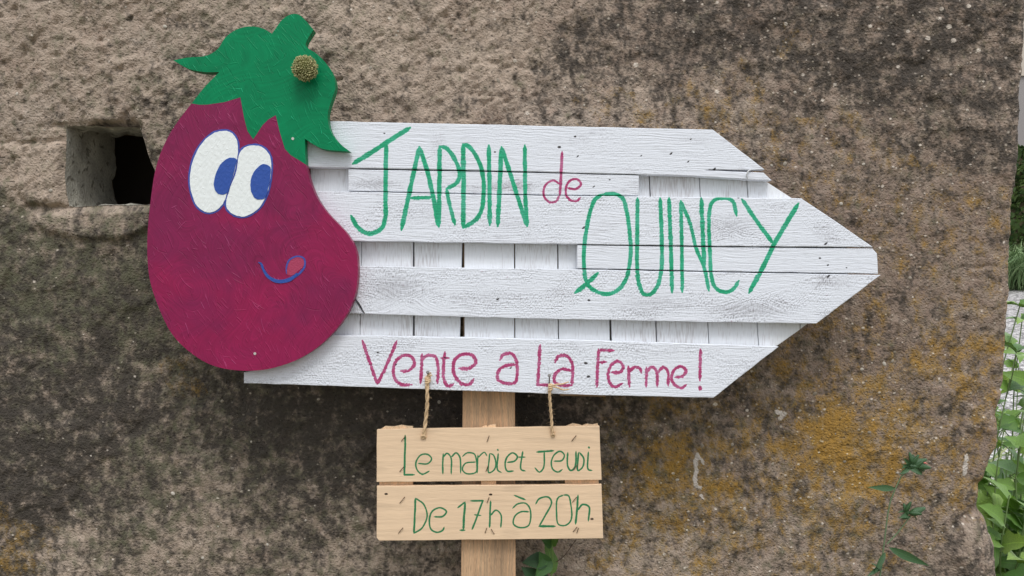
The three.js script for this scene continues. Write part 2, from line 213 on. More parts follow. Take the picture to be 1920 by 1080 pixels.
{ // the opening: limewashed reveals 0.2 m deep, then a closed dark hollow
  const tt = paint(512, 512, (i, j, o) => { const x = i / 512, y = j / 512, n = fbm(x * 9, y * 9, 4), f = noise(x * 90, y * 90), p = .8 * sst(.3, .8, noise(x * 23 + 3, y * 21) + .5 * noise(x * 60, y * 57) + .4 * n); const t = 1 + .3 * n + .1 * f; o[0] = mix(168, 96, p) * t; o[1] = mix(164, 92, p) * t; o[2] = mix(152, 82, p) * t; o[3] = .5 + .3 * n + .15 * f - .3 * p; }, THREE.RepeatWrapping);
  const lime = std({ ...tt, bumpScale: .004, roughness: .95 }), P = [], n = hole.length;
  for (let i = 0; i < n; i++) { const [ax, ay] = hole[i], [bx, by] = hole[(i + 1) % n]; for (let k = 0; k < 3; k++) P.push([mix(ax, bx, k / 3), mix(ay, by, k / 3)]); }
  
  const m = P.length, dz = 10, pos = [], uv = [], idx = []; let per = 0;
  const cx = -.84, cy = 1.62;
  for (let i = 0; i <= m; i++) {
    const [x, y] = P[i % m]; if (i) per += Math.hypot(x - P[i - 1][0], y - P[i - 1][1]);
    for (let k = 0; k <= dz; k++) { const s = k / dz, z = -.005 - .2 * s, w = 1 + .001 * (k === 0); const rx = (.005 * noise(x * 40 + 9, z * 30 + y * 26) + .003 * noise(y * 90, z * 90)) * sst(0, .25, s); pos.push(cx + (x - cx) * w + rx, cy + (y - cy) * w + .009 * noise(x * 30, z * 40) * sst(0, .25, s), z); uv.push(per * 2.4, z * 2.4); }
  }
  for (let i = 0; i < m; i++) for (let k = 0; k < dz; k++) { const a = i * (dz + 1) + k, b = a + dz + 1; idx.push(a, b, a + 1, b, b + 1, a + 1); }
  const g = new THREE.BufferGeometry(); g.setAttribute('position', new THREE.Float32BufferAttribute(pos, 3)); g.setAttribute('uv', new THREE.Float32BufferAttribute(uv, 2)); g.setIndex(idx); g.computeVertexNormals();
  part(wall, 'opening_reveal', g, lime, 'pale limewashed sides of the square opening in the wall');
  // hollow behind
  const ring = new THREE.Shape([[-1.25, 1.2], [-.3, 1.2], [-.3, 1.95], [-1.25, 1.95]].map(p => new THREE.Vector2(...p)));
  ring.holes.push(new THREE.Path(P.map(p => new THREE.Vector2(...p))));
  const f = new THREE.ShapeGeometry(ring); f.translate(0, 0, -.2);
  const box = new THREE.BoxGeometry(.95, .75, .3); box.translate(-.775, 1.575, -.352); const bi = box.index.array, keepI = []; // front face open
  for (let q = 0; q < bi.length; q += 6) { const z = [0, 1, 2].map(k => box.attributes.position.getZ(bi[q + k])); if (!z.every(v => v > -.21)) for (let k = 0; k < 6; k++) keepI.push(bi[q + k]); }
  box.setIndex(keepI);
  part(wall, 'hollow', mergeGeometries([f, box]), std({ color: rgb(128, 116, 102), roughness: 1 }), 'dark hollow behind the square opening');
}

// ------------------------------------------------------------------ ground and garden setting
{
  const gt = paint(512, 512, (i, j, o) => { const x = i / 512 * 8, y = j / 512 * 8; const n = noise(x * 3, y * 3), m = noise(x * 12, y * 12), v = 1 + .2 * n + .2 * m; o[0] = 106 * v; o[1] = 100 * v; o[2] = 78 * v; o[3] = .5 + .3 * m + .2 * n; }, THREE.RepeatWrapping);
  gt.map.repeat.set(150, 150); gt.bumpMap.repeat.set(150, 150);
  const g = new THREE.Mesh(new THREE.PlaneGeometry(160, 160).rotateX(-Math.PI / 2), std({ ...gt, bumpScale: .02, roughness: 1 })); g.name = 'ground'; g.userData.kind = 'structure'; g.receiveShadow = true; scene.add(g);
  // pale stone-chip yard beyond the wall
  const yt = paint(1024, 1024, (i, j, o) => { // cell pattern of angular chips, tiles
    const S = 26, x = i / 1024 * S, y = j / 1024 * S, xi = Math.floor(x), yi = Math.floor(y); let d1 = 9, d2 = 9, id = 0;
    for (let b = -1; b <= 1; b++) for (let a = -1; a <= 1; a++) { const cx = ((xi + a) % S + S) % S, cy = ((yi + b) % S + S) % S, h = PERM[PERM[cx] + cy], px = xi + a + .15 + .7 * h / 255, py = yi + b + .15 + .7 * PERM[(h + 77) & 255] / 255, d = (px - x) ** 2 + (py - y) ** 2; if (d < d1) { d2 = d1; d1 = d; id = h; } else if (d < d2) d2 = d; }
    const e = Math.sqrt(d2) - Math.sqrt(d1), t = .66 + .5 * PERM[(id + 31) & 255] / 255, gap = sst(.0, .16, e), q = t; o[0] = 188 * q; o[1] = 184 * q; o[2] = 182 * q; o[3] = gap * (.5 + .5 * id / 255);
  }, THREE.RepeatWrapping);
  yt.map.repeat.set(16, 16); yt.bumpMap.repeat.set(16, 16);
  const yard = new THREE.Mesh(new THREE.PlaneGeometry(16, 16).rotateX(-Math.PI / 2), std({ ...yt, bumpScale: .035, roughness: .95 })); yard.position.set(6.8, .004, -8.1); yard.name = 'gravel_yard'; yard.userData.kind = 'structure'; yard.receiveShadow = true; scene.add(yard);
}
{ // house beyond the hedge
  const h = thing('house', 'pale rendered house with a grey lower storey behind the ivy hedge', 'house');
  h.position.set(9, 0, -18);
  const up = new THREE.BoxGeometry(18, 3.4, 6); up.translate(0, 6.45, -3); part(h, 'upper_wall', up, std({ color: rgb(202, 190, 176), roughness: .9 }));
  const lo = new THREE.BoxGeometry(17.9, 4.75, 5.9); lo.translate(0, 2.375, -3); part(h, 'lower_wall', lo, std({ color: rgb(158, 152, 150), roughness: .9 }));
  const rs = new THREE.CylinderGeometry(.01, 4.8, 2.2, 4, 1).rotateY(Math.PI / 4); rs.scale(2.9, 1, 1); rs.translate(0, 9.25, -3); part(h, 'roof', rs, std({ color: rgb(150, 92, 70), roughness: .9 }));
  for (const x of [-6.6, -2.6, 5.4]) { const w = part(h, 'window', new THREE.BoxGeometry(1.1, 1.4, .06).translate(x, 6.5, .03), std({ color: rgb(225, 222, 215), roughness: .6 })); part(w, 'pane', new THREE.BoxGeometry(.92, 1.22, .02).translate(x, 6.5, .062), std({ color: rgb(60, 66, 72), roughness: .1 })); }
}

// leaves: blade from the origin along +y, folded on the midrib, drooping at the tip
function leafGeo(len, wid, fold, droop, seg = 6, wave = 0, tip = 1) {
  const pos = [], idx = [], uv = [];
  for (let i = 0; i <= seg; i++) {
    const t = i / seg, w = wid * .5 * Math.pow(Math.sin(Math.PI * Math.pow(t, .72)), tip) * (1 + wave * Math.sin(t * 19)) + .0002, y = len * t * Math.cos(droop * t * .6), z = -len * Math.sin(droop * t * t * .9) * .7;
    pos.push(-w, y, z + w * fold, 0, y, z, w, y, z + w * fold); uv.push(0, t, .5, t, 1, t);
    if (i) { const a = (i - 1) * 3, b = i * 3; idx.push(a, a + 1, b + 1, a, b + 1, b, a + 1, a + 2, b + 2, a + 1, b + 2, b + 1); }
  }
  const g = new THREE.BufferGeometry(); g.setAttribute('position', new THREE.Float32BufferAttribute(pos, 3)); g.setAttribute('uv', new THREE.Float32BufferAttribute(uv, 2)); g.setIndex(idx); g.computeVertexNormals(); return g;
}
const leafTex = paint(128, 256, (i, j, o) => { const u = i / 127 - .5, v = j / 255, rib = sst(.035, .0, Math.abs(u)), vein = sst(.75, 1, Math.sin((v * 9 - Math.abs(u) * 7) * 6.28)) * .35, n = noise(u * 18, v * 30), k = 1 + .12 * n + .25 * rib + .12 * vein; o[0] = 176 * k; o[1] = 190 * k; o[2] = 165 * k; o[3] = .5 + .3 * n - .4 * rib; });
const leafMat = (r, g, b) => new THREE.MeshPhysicalMaterial({ color: rgb(r, g, b), map: leafTex.map, roughness: .6, transmission: .35, thickness: 0, side: THREE.DoubleSide });
const LM = [leafMat(158, 196, 78), leafMat(132, 176, 70), leafMat(190, 216, 102), leafMat(108, 154, 66)], stemMat = std({ color: rgb(112, 134, 84), roughness: .7 });
const LG = [leafGeo(1, .52, .35, .8, 12, .13), leafGeo(1, .38, .3, 1.1, 10, .1), leafGeo(1, .6, .3, .6, 12, .16)];
const tube = (pts, r0, r1, seg = 10, rad = 6) => { const c = new THREE.CatmullRomCurve3(pts), g = new THREE.TubeGeometry(c, seg, 1, rad, false), p = g.attributes.position; for (let i = 0; i <= seg; i++) { const q = c.getPointAt(i / seg), r = mix(r0, r1, i / seg); for (let k = 0; k <= rad; k++) { const a = i * (rad + 1) + k; p.setXYZ(a, q.x + (p.getX(a) - q.x) * r, q.y + (p.getY(a) - q.y) * r, q.z + (p.getZ(a) - q.z) * r); } } return g; };
function putLeaf(parent, at, dir, size, geo, mat, roll = 0, name = 'leaf', nrm = new THREE.Vector3(0, 1, .35)) {
  const m = part(parent, name, geo, mat); m.position.copy(at); m.scale.setScalar(size);
  const y = dir.clone().normalize(), z = nrm.clone().addScaledVector(y, -nrm.dot(y)).normalize(), x = y.clone().cross(z).normalize();
  m.quaternion.setFromRotationMatrix(new THREE.Matrix4().makeBasis(x, y, z)); m.rotateY(roll); return m;
}
// kind 0: broad leaves all the way up; 1: tall thin stem with tufts; 2: low bush of large leaves
function weed(base, height, kind, seed, lean, label, group) {
  const r = rng(seed), g = thing(['broad_leaf_weed', 'thin_stem_weed', 'low_bushy_weed'][kind], label, 'plant', group); g.position.copy(base);
  const pts = []; for (let i = 0; i <= 5; i++) { const t = i / 5; pts.push(new THREE.Vector3(lean * t * t * height + .03 * (r() - .5) * t, t * height, .03 * (r() - .5) * t)); }
  part(g, 'stem', tube(pts, kind === 1 ? .0035 : .0055, .0016, 14), stemMat); const c = new THREE.CatmullRomCurve3(pts), V = (a, up) => new THREE.Vector3(Math.cos(a), up, Math.sin(a)), pick = () => LM[Math.floor(r() * LM.length)];
  if (kind === 1) {
    for (const t of [.55, .68, .8, .9, 1]) { const p = c.getPointAt(t), n = 3 + Math.floor(r() * 3); for (let i = 0; i < n; i++) putLeaf(g, p, V(r() * 6.28, .2 + r()), (.05 + .04 * r()) * (t > .95 ? .8 : 1), LG[Math.floor(r() * 3)], pick(), (r() - .5) * 1.4, 'leaf', new THREE.Vector3(0, .4 + r(), .8 * r())); }
    for (let k = 0; k < 3; k++) { const t = .5 + .4 * r(), a = r() * 6.28, p = c.getPointAt(t), e = p.clone().addScaledVector(V(a, 1.3), .09 + .06 * r()); part(g, 'side_stem', tube([p, p.clone().lerp(e, .5).add(new THREE.Vector3(0, -.012, 0)), e], .0018, .0011, 8), stemMat); for (let i = 0; i < 4; i++) putLeaf(g, e, V(r() * 6.28, .3 + r()), .03 + .035 * r(), LG[1], pick(), (r() - .5)); }
  } else {
    const nl = kind ? 16 : 13; for (let i = 0; i < nl; i++) { const t = kind ? .25 + .75 * r() : .3 + .7 * i / nl; putLeaf(g, c.getPointAt(t), V(i * 2.4 + r() * 1.6, -.15 + 1.5 * r()), (kind ? .13 : .115) * (.55 + .75 * r()) * (1.15 - .45 * t), LG[Math.floor(r() * 3)], pick(), (r() - .5) * 1.4, 'leaf', new THREE.Vector3((r() - .5) * .8, .25 + r(), .2 + .9 * r())); }
  }
  return g;
}
{ // weeds crowding round the corner of the wall; the photograph shows them from shoulder height down
  const spec = [[1901, 574, -.75, .10, 1], [1893, 660, -.62, .06, 1], [1920, 600, -.95, .02, 1], [1912, 735, -.45, .03, 0], [1872, 862, -.38, -.01, 0], [1940, 640, -.6, .05, 0], [1893, 850, -.6, .03, 0], [1908, 890, -.42, 0, 2], [1868, 930, -.55, .02, 2], [1925, 820, -.5, .03, 0], [1955, 720, -.8, 0, 1], [1965, 840, -.45, .04, 0], [1990, 660, -.7, .05, 0], [1885, 960, -.5, 0, 2], [1918, 960, -.34, 0, 2], [2015, 780, -.55, .03, 0], [1858, 880, -.75, .03, 2], [1948, 930, -.4, .03, 2], [1882, 1010, -.4, 0, 2], [1905, 1030, -.3, 0, 2], [1900, 900, -.85, 0, 2], [1935, 990, -.32, 0, 2], [1975, 960, -.5, 0, 2], [1880, 900, -1.1, .02, 2], [1915, 880, -1.2, .02, 2], [1898, 820, -1.4, .03, 0], [1912, 800, -1.0, .0, 0], [1884, 790, -.9, .04, 1], [1908, 690, -1.3, .03, 1], [1890, 930, -.3, 0, 2], [1925, 1040, -.26, 0, 2]];
  const lab = [['leafy weed with broad green leaves up its stem past the end of the wall', 'broad leaved weeds at the end of the wall'], ['tall thin weed with small leaf tufts standing out against the pale gravel yard', 'thin stemmed weeds before the gravel'], ['low bushy weed with big dark leaves crowding the foot of the wall corner', 'low bushy weeds by the wall corner']];
  spec.forEach(([px, py, z, lean, kind], i) => { const p = onZ(px, py, z); p.x = Math.max(p.x, edgeX(p.y) + .035); weed(new THREE.Vector3(p.x - lean * p.y, 0, z), p.y, kind, 200 + i, lean, ...lab[kind]); });
}
{
  const r = rng(23), n = 2600, g = leafGeo(1, .016, .25, 1.2, 5, 0), im = new THREE.InstancedMesh(g, new THREE.MeshPhysicalMaterial({ color: 0xffffff, roughness: .7, side: THREE.DoubleSide, transmission: .3, thickness: 0 }), n), M = new THREE.Matrix4(), q = new THREE.Quaternion(), c = new THREE.Color();
  for (let i = 0; i < n; i++) { const z = -.22 - 2.4 * r() * r(), x = 1.04 + .02 * r() + (1.5 - z * .35) * Math.pow(r(), 1.4), s = .3 + .55 * r(); q.setFromEuler(new THREE.Euler((r() - .5) * .8, r() * 6.3, (r() - .5) * .8)); M.compose(new THREE.Vector3(x, 0, z), q, new THREE.Vector3(s, s, s)); im.setMatrixAt(i, M); const t = r(); im.setColorAt(i, c.setRGB(mix(.14, .42, t), mix(.24, .44, t), mix(.07, .2, t))); }
  im.name = 'rough_grass'; im.userData = { label: 'rough long grass among the weeds past the wall corner', category: 'grass', kind: 'stuff' }; scene.add(im);
}
{ // tall grass in front of the hedge, and the hedge
  const r = rng(17), n = 9000, g = leafGeo(1, .022, .2, 1.1, 4, 0), im = new THREE.InstancedMesh(g, new THREE.MeshPhysicalMaterial({ color: 0xffffff, roughness: .7, side: THREE.DoubleSide, transmission: .2, thickness: 0 }), n), M = new THREE.Matrix4(), q = new THREE.Quaternion(), c = new THREE.Color();
  for (let i = 0; i < n; i++) { const x = mix(.6, 12.8, r()), z = -14.1 - 1.0 * r(), s = .45 + .75 * r(); q.setFromEuler(new THREE.Euler((r() - .5) * .5, r() * 6.3, (r() - .5) * .5)); M.compose(new THREE.Vector3(x, 0, z), q, new THREE.Vector3(s * 1.4, s, s)); im.setMatrixAt(i, M); const t = r(); im.setColorAt(i, c.setRGB(mix(.12, .28, t), mix(.22, .38, t), mix(.08, .17, t))); }
  im.name = 'tall_grass'; im.userData = { label: 'tall green grass along the foot of the ivy hedge', category: 'grass', kind: 'stuff' }; scene.add(im);
  const h = thing('ivy_hedge', 'dense dark green ivy hedge in front of the pale house', 'hedge'); h.position.set(6.8, 0, -15.9);
  const core = new THREE.BoxGeometry(12, 2.75, .7, 50, 14, 4), p = core.attributes.position; for (let i = 0; i < p.count; i++) { const x = p.getX(i), y = p.getY(i), z = p.getZ(i); p.setXYZ(i, x, y + 1.375 + .1 * noise(x * 3, z * 3), z + .12 * noise(x * 2.5, y * 2.5)); } core.computeVertexNormals();
  part(h, 'added_core', core, std({ color: rgb(112, 104, 80), roughness: 1 }));  // solid core added inside the hedge so no light passes through
  const m = 15000, lg = leafGeo(.13, .12, .25, .5, 3, 0), li = new THREE.InstancedMesh(lg, new THREE.MeshPhysicalMaterial({ color: 0xffffff, roughness: .45, side: THREE.DoubleSide, transmission: .15, thickness: 0 }), m);
  for (let i = 0; i < m; i++) { const x = mix(-6.1, 6.1, r()), top = r() < .25, y = top ? 2.8 + .1 * r() : mix(.1, 2.9, r()), z = top ? mix(-.4, .5, r()) : .36 + .22 * r() + .12 * noise((x) * 2.5, (y - 1.375) * 2.5); q.setFromEuler(new THREE.Euler(-1.9 + 1.2 * (r() - .5), (r() - .5) * 1.6, (r() - .5) * 2.2)); const s = .7 + .8 * r(); M.compose(new THREE.Vector3(x, y, z), q, new THREE.Vector3(s, s, s)); li.setMatrixAt(i, M); const t = r(), red = noise(x * 1.3 + 5, y * 1.7) > .5 ? .6 * r() : 0; li.setColorAt(i, c.setRGB(mix(mix(.04, .2, t), .26, red), mix(mix(.09, .28, t), .08, red), mix(.035, .09, t))); }
  li.name = 'foliage'; li.userData.kind = 'stuff'; h.add(li);
}

// ------------------------------------------------------------------ the arrow sign
const SX0 = 440, SX1 = 1680, SY0 = 215, SY1 = 760; // photo window of the sign's paint
const k2 = (pts) => pts;
// brush strokes: [points, half width, straight?]
const G1 = [ // green: JARDIN QUINCY
  [[[661, 307], [700, 283], [735, 260], [769, 239]], 4.2], [[[724, 269], [723, 315], [722.5, 368], [722, 408], [716.5, 426], [702, 436], [687, 437], [671, 426], [657.5, 404]], 4], [[[752.5, 431], [764.5, 373], [786, 275]], 4, 1], [[[786, 275], [801, 320], [813, 373], [822, 425]], 4, 1], [[[768, 371], [811, 370]], 3.2], [[[822.4, 425], [823.6, 344], [824, 274]], 4, 1], [[[824, 274], [837, 278], [851, 296], [862, 325], [856, 342], [837, 354]], 3.8], [[[837, 354], [841.6, 378], [852.5, 421]], 3.4], [[[868, 270], [869, 344], [868, 427]], 4.2, 1], [[[868, 270], [878, 274], [894.6, 296], [905.4, 330], [906.6, 354], [904, 388], [894.6, 409], [880, 420], [868, 427]], 3.8], [[[916, 272], [917.5, 344], [918, 422]], 3.8, 1], [[[933, 424], [936.7, 344], [940, 275]], 4, 1], [[[940, 275], [964, 349], [988, 424]], 3.8, 1], [[[988, 424], [984.5, 368], [983.7, 272]], 3.6, 1],
  [[[1130, 364], [1155, 364], [1167.5, 372.5], [1175, 397], [1180, 435], [1182.5, 465], [1180, 495], [1174, 522], [1160, 542], [1140, 551], [1117.5, 546], [1101, 532], [1095, 502], [1095, 465], [1100, 427], [1107.5, 392], [1117, 372], [1130, 364]], 3.6], [[[1078, 549], [1097, 534], [1121, 511]], 4], [[[1195, 371], [1194.5, 440], [1194.5, 502], [1199, 537], [1207, 551], [1220, 551], [1232, 537], [1240, 502], [1240.5, 452], [1237.5, 371]], 3.6], [[[1254, 371], [1257.5, 460], [1260, 549]], 3.6, 1], [[[1279, 547], [1278, 452], [1276, 376]], 3.3, 1], [[[1276, 376], [1294, 420], [1305, 465], [1320, 502], [1329, 545]], 3.2], [[[1314.5, 371], [1317.5, 440], [1320.5, 502]], 3.8, 1], [[[1381, 404], [1374, 378], [1366, 372.5], [1345, 372.5], [1335, 379], [1330, 395], [1329, 422], [1331, 477], [1334, 520], [1342, 540], [1359, 547.5], [1374, 542], [1385, 526]], 3.4], [[[1391, 373], [1410, 402], [1435, 437], [1449, 456]], 3.6], [[[1497, 381], [1472, 422], [1451, 458], [1432, 497], [1404, 549]], 4.2]];
const M1 = [ // magenta: de, Vente a La Ferme !
  [[[1053.7, 284], [1051, 342], [1049.5, 366]], 2.7, 1], [[[1049.5, 345], [1037, 338], [1024, 345], [1018.6, 359], [1021, 370], [1031, 379], [1042, 377], [1049, 366]], 2.1], [[[1063, 352], [1079, 354], [1089, 345], [1082, 336], [1069, 338], [1061, 351], [1062, 367], [1071, 376], [1082, 376], [1088, 370]], 2.2],
  [[[679, 638], [690, 670], [707, 720]], 3, 1], [[[707, 720], [722, 690], [744, 639]], 3, 1], [[[751, 695], [765, 695], [777, 682], [770, 668], [757, 666], [742, 677], [737, 695], [741, 711], [752, 720], [772, 721]], 3], [[[791, 663], [790, 692], [788, 719]], 3], [[[790, 674], [802, 666], [816, 669], [821, 687], [820, 719]], 3], [[[834, 659], [831, 692], [833, 714], [840, 724], [850, 719]], 3], [[[826, 671], [842, 671]], 2.6], [[[860, 690], [880, 690], [892, 679], [885, 666], [867, 664], [852, 675], [850, 692], [856, 710], [870, 721], [882, 718], [888, 710]], 3.2],
  [[[937, 675], [943, 665], [959, 663], [968, 677], [969, 704], [965, 717], [947, 718], [933, 710], [935, 694], [950, 685], [968, 683]], 3], [[[1012, 646], [1010, 687], [1008, 721], [1033, 722]], 3, 1], [[[1040, 680], [1047, 668], [1062, 667], [1072, 680], [1072, 722]], 3], [[[1072, 722], [1053, 722], [1040, 716], [1040, 703], [1053, 692], [1072, 695]], 3], [[[1122, 655], [1120, 690], [1119, 725]], 3, 1], [[[1122, 656], [1151, 657]], 2.8], [[[1122, 680], [1137, 678]], 2.8], [[[1146, 698], [1163, 697], [1168, 687], [1160, 677], [1147, 683], [1140, 700], [1143, 717], [1153, 725], [1167, 718]], 3], [[[1178, 686], [1180, 725]], 2.9], [[[1180, 698], [1189, 688], [1200, 691], [1202, 699]], 2.8], [[[1212, 688], [1211, 725]], 2.8], [[[1212, 699], [1221, 688], [1230, 694], [1232, 725]], 2.8], [[[1233, 699], [1243, 688], [1252, 696], [1252, 723]], 2.8], [[[1265, 707], [1280, 705], [1286, 695], [1277, 687], [1264, 693], [1259, 709], [1266, 722], [1277, 727], [1287, 721]], 2.9], [[[1313, 654], [1312, 713]], 3, 1], [[[1312, 726], [1312.5, 729]], 3.2]];
const T1 = [ // dark green pen on the hanging board
  [[[759.7, 816], [759, 856], [758, 890], [777, 890]], 1.9, 1], [[[784, 869], [802, 869], [809, 860], [802, 852], [789, 853], [780, 866], [782, 881], [792, 889], [805, 883]], 1.5], [[[830.6, 850], [830, 889]], 1.5], [[[831, 857], [838, 850], [845, 857], [846, 889]], 1.5], [[[846, 857], [855, 849], [862, 857], [863.6, 887]], 1.5], [[[867, 856], [876, 849], [889, 851], [893, 862], [893, 884], [887, 887.6], [874, 887.6], [867, 880], [872, 869], [892, 866]], 1.4], [[[896, 853], [894.6, 887]], 1.4], [[[896, 858], [908, 848], [913, 855]], 1.3], [[[918, 850], [916.7, 886], [926, 881], [929.6, 867], [925, 853], [918, 850]], 1.4], [[[934, 850], [933, 881], [940, 886]], 1.5], [[[933, 843], [933.5, 844]], 1.6], [[[951, 867], [965, 864], [970, 856], [961, 849], [950, 858], [947, 872], [951, 883], [963, 883]], 1.6], [[[980, 846], [977, 880], [985, 883]], 1.6], [[[971, 857], [985, 857]], 1.5], [[[1006, 847.5], [1038, 845]], 1.9], [[[1020.5, 847], [1018.5, 878], [1011, 885], [1003, 877]], 1.5], [[[1038, 864.7], [1054, 863], [1058, 853], [1050, 846], [1039, 853], [1033.5, 867], [1037, 880], [1046, 885], [1054, 880]], 1.5], [[[1064.5, 848], [1064.5, 875], [1070, 882], [1078, 876], [1080, 846]], 1.7], [[[1084.5, 848], [1083.7, 882], [1092, 876], [1094.6, 860], [1086, 848]], 1.6], [[[1103, 847], [1103, 880], [1110, 882]], 1.6], [[[1104, 838.5], [1104.5, 839.5]], 1.7],
  [[[779, 934], [776, 1000]], 1.9], [[[779, 934], [794.7, 946], [800.5, 968], [791, 990], [776, 1000]], 1.5], [[[814, 969], [830, 968], [837, 959], [825, 952], [811, 958], [805, 974], [808, 992], [819, 998], [830, 994], [832.6, 988]], 1.6], [[[858, 952], [872, 941]], 1.6], [[[872, 941], [868.5, 993]], 2.1], [[[862, 994], [872, 994]], 1.8], [[[882, 939], [905, 938.7], [895, 967], [885, 993]], 1.7, 1], [[[889, 965], [902, 966.5]], 1.4], [[[919.6, 939], [918, 989]], 1.7], [[[919, 967], [930, 956.5], [939, 965], [939, 989]], 1.5], [[[961, 953], [970, 945], [985, 943.6], [993.6, 954], [991, 985], [974, 989], [962.6, 982], [965, 968], [977, 959.5], [992, 959.5]], 1.5], [[[964, 928.4], [985, 937]], 1.8], [[[1004, 945], [1011, 935], [1028, 932], [1034, 942], [1023, 965], [1011, 986]], 1.6], [[[1010, 986.6], [1041, 986.6]], 2.1], [[[1056, 928], [1046, 934], [1043.5, 965], [1047, 983], [1060, 985], [1070, 976], [1070, 943], [1065, 929], [1056, 928]], 1.5], [[[1083.7, 928], [1081.7, 956], [1079, 983]], 1.9], [[[1083, 957], [1092, 946], [1104, 950], [1103, 977]], 1.8]];
function rasterStrokes(list, x0, y0, sc, w, h, seed) { // soft coverage of brush strokes, row 0 at the bottom
  const f = new Float32Array(w * h), r = rng(seed);
  for (const [pts, hw, straight] of list) {
    const v = pts.map(p => new THREE.Vector3(p[0], p[1], 0)), c = pts.length < 3 || straight ? null : new THREE.CatmullRomCurve3(v, false, 'centripetal'); let L = 0; for (let i = 1; i < v.length; i++) L += v[i].distanceTo(v[i - 1]);
    const n = Math.max(4, Math.ceil(L * 2)), path = new THREE.CurvePath(); if (!c) for (let i = 1; i < v.length; i++) path.add(new THREE.LineCurve3(v[i - 1], v[i])); const so = r() * 99;
    for (let i = 0; i <= n; i++) {
      const t = i / n, p = (c ?? path).getPointAt(t), s = t * L, rr = hw * 1.12 * sc * (.97 + .2 * noise(s * .07 + so, 1) + .13 * noise(s * .3 + so, 5)) * (L < 6 ? 1 : .42 + .58 * sst(0, hw * 2.2, Math.min(s, L - s)));
      const cx = (p.x + .5 * noise(s * .05 + so, 9) - x0) * sc, cy = h - 1 - (p.y - y0) * sc, R = rr * 1.35;
      for (let j = Math.max(0, Math.floor(cy - R)); j <= Math.min(h - 1, cy + R); j++) for (let q = Math.max(0, Math.floor(cx - R)); q <= Math.min(w - 1, cx + R); q++) { const d = Math.hypot(q - cx, j - cy) / rr, a = clamp(1.35 - d, 0, 1); if (a > f[j * w + q]) f[j * w + q] = a; }
    }
  }
  return f;
}
const nailMarks = [[1048.5, 276, 3], [1078, 256, 2.4], [1083, 293, 2], [1202, 292, 2.4], [1258, 288, 2.6], [1290, 303, 2.6], [1339, 317, 3], [1143, 337, 2.2], [1113, 350, 2], [1094, 427, 2.6], [1104, 563, 2.6], [1365, 359, 2], [1385, 370, 2.6], [1548, 457, 2.8], [1552, 497, 2], [1537, 484, 2], [1587, 502, 2.6], [1553, 518, 3], [1295, 261, 2], [1098, 681, 3.2], [1103, 706, 3.2], [708, 661, 2.2], [834, 671, 3], [742, 684, 2.2], [957, 690, 2], [933, 561, 2.6], [720, 250, 1.6], [928, 285, 2]];
const STW = 2048, SSC = STW / (SX1 - SX0), STH = Math.round((SY1 - SY0) * SSC);
const fg = rasterStrokes(G1, SX0, SY0, SSC, STW, STH, 3), fm = rasterStrokes(M1, SX0, SY0, SSC, STW, STH, 4);
// rows of the front boards: centre line y at x = 1000, seed, roughness of the sawn face, how far the wood shows
const rows = [[275, 1, .35, .35], [341, 2, .3, 1], [412, 3, .8, .5], [483, 4, .15, .2], [551, 5, 1, .5], [684, 6, 1, .4]];
const rowOf = (x, y) => { const yy = y - (x - 1000) * .019; return yy < 326 ? 0 : (yy < 366.5 && x < 1199 && x > 640) ? 1 : yy < 458.5 ? 2 : (yy < 504 && x > 1070) ? 3 : yy < 615 ? 4 : 5; };
const knots = [[760, 560, 26, 4], [800, 300, 9, 0], [1420, 560, 22, 4], [1360, 430, 16, 2], [960, 350, 10, 1], [690, 345, 12, 1], [1250, 415, 8, 2], [1180, 700, 8, 5]];
let rough2 = 0;
const smudges = [[700, 345, 60, 14, .8], [960, 350, 60, 16, .8], [860, 345, 80, 10, .4], [640, 400, 60, 30, .35], [780, 400, 120, 34, .45], [960, 420, 90, 26, .45], [740, 540, 70, 34, .8], [900, 560, 120, 20, .5], [1360, 425, 90, 26, .65], [1250, 400, 60, 30, .4], [1400, 580, 110, 22, .75], [1230, 570, 120, 26, .6], [1560, 530, 60, 16, .6], [820, 270, 20, 40, .5], [1090, 262, 30, 16, .5], [1300, 262, 60, 8, .5], [1430, 690, 30, 26, .6], [1000, 660, 120, 16, .35], [650, 690, 70, 26, .3], [1240, 660, 120, 16, .4], [1190, 350, 30, 20, .5], [1600, 570, 30, 20, .5]];
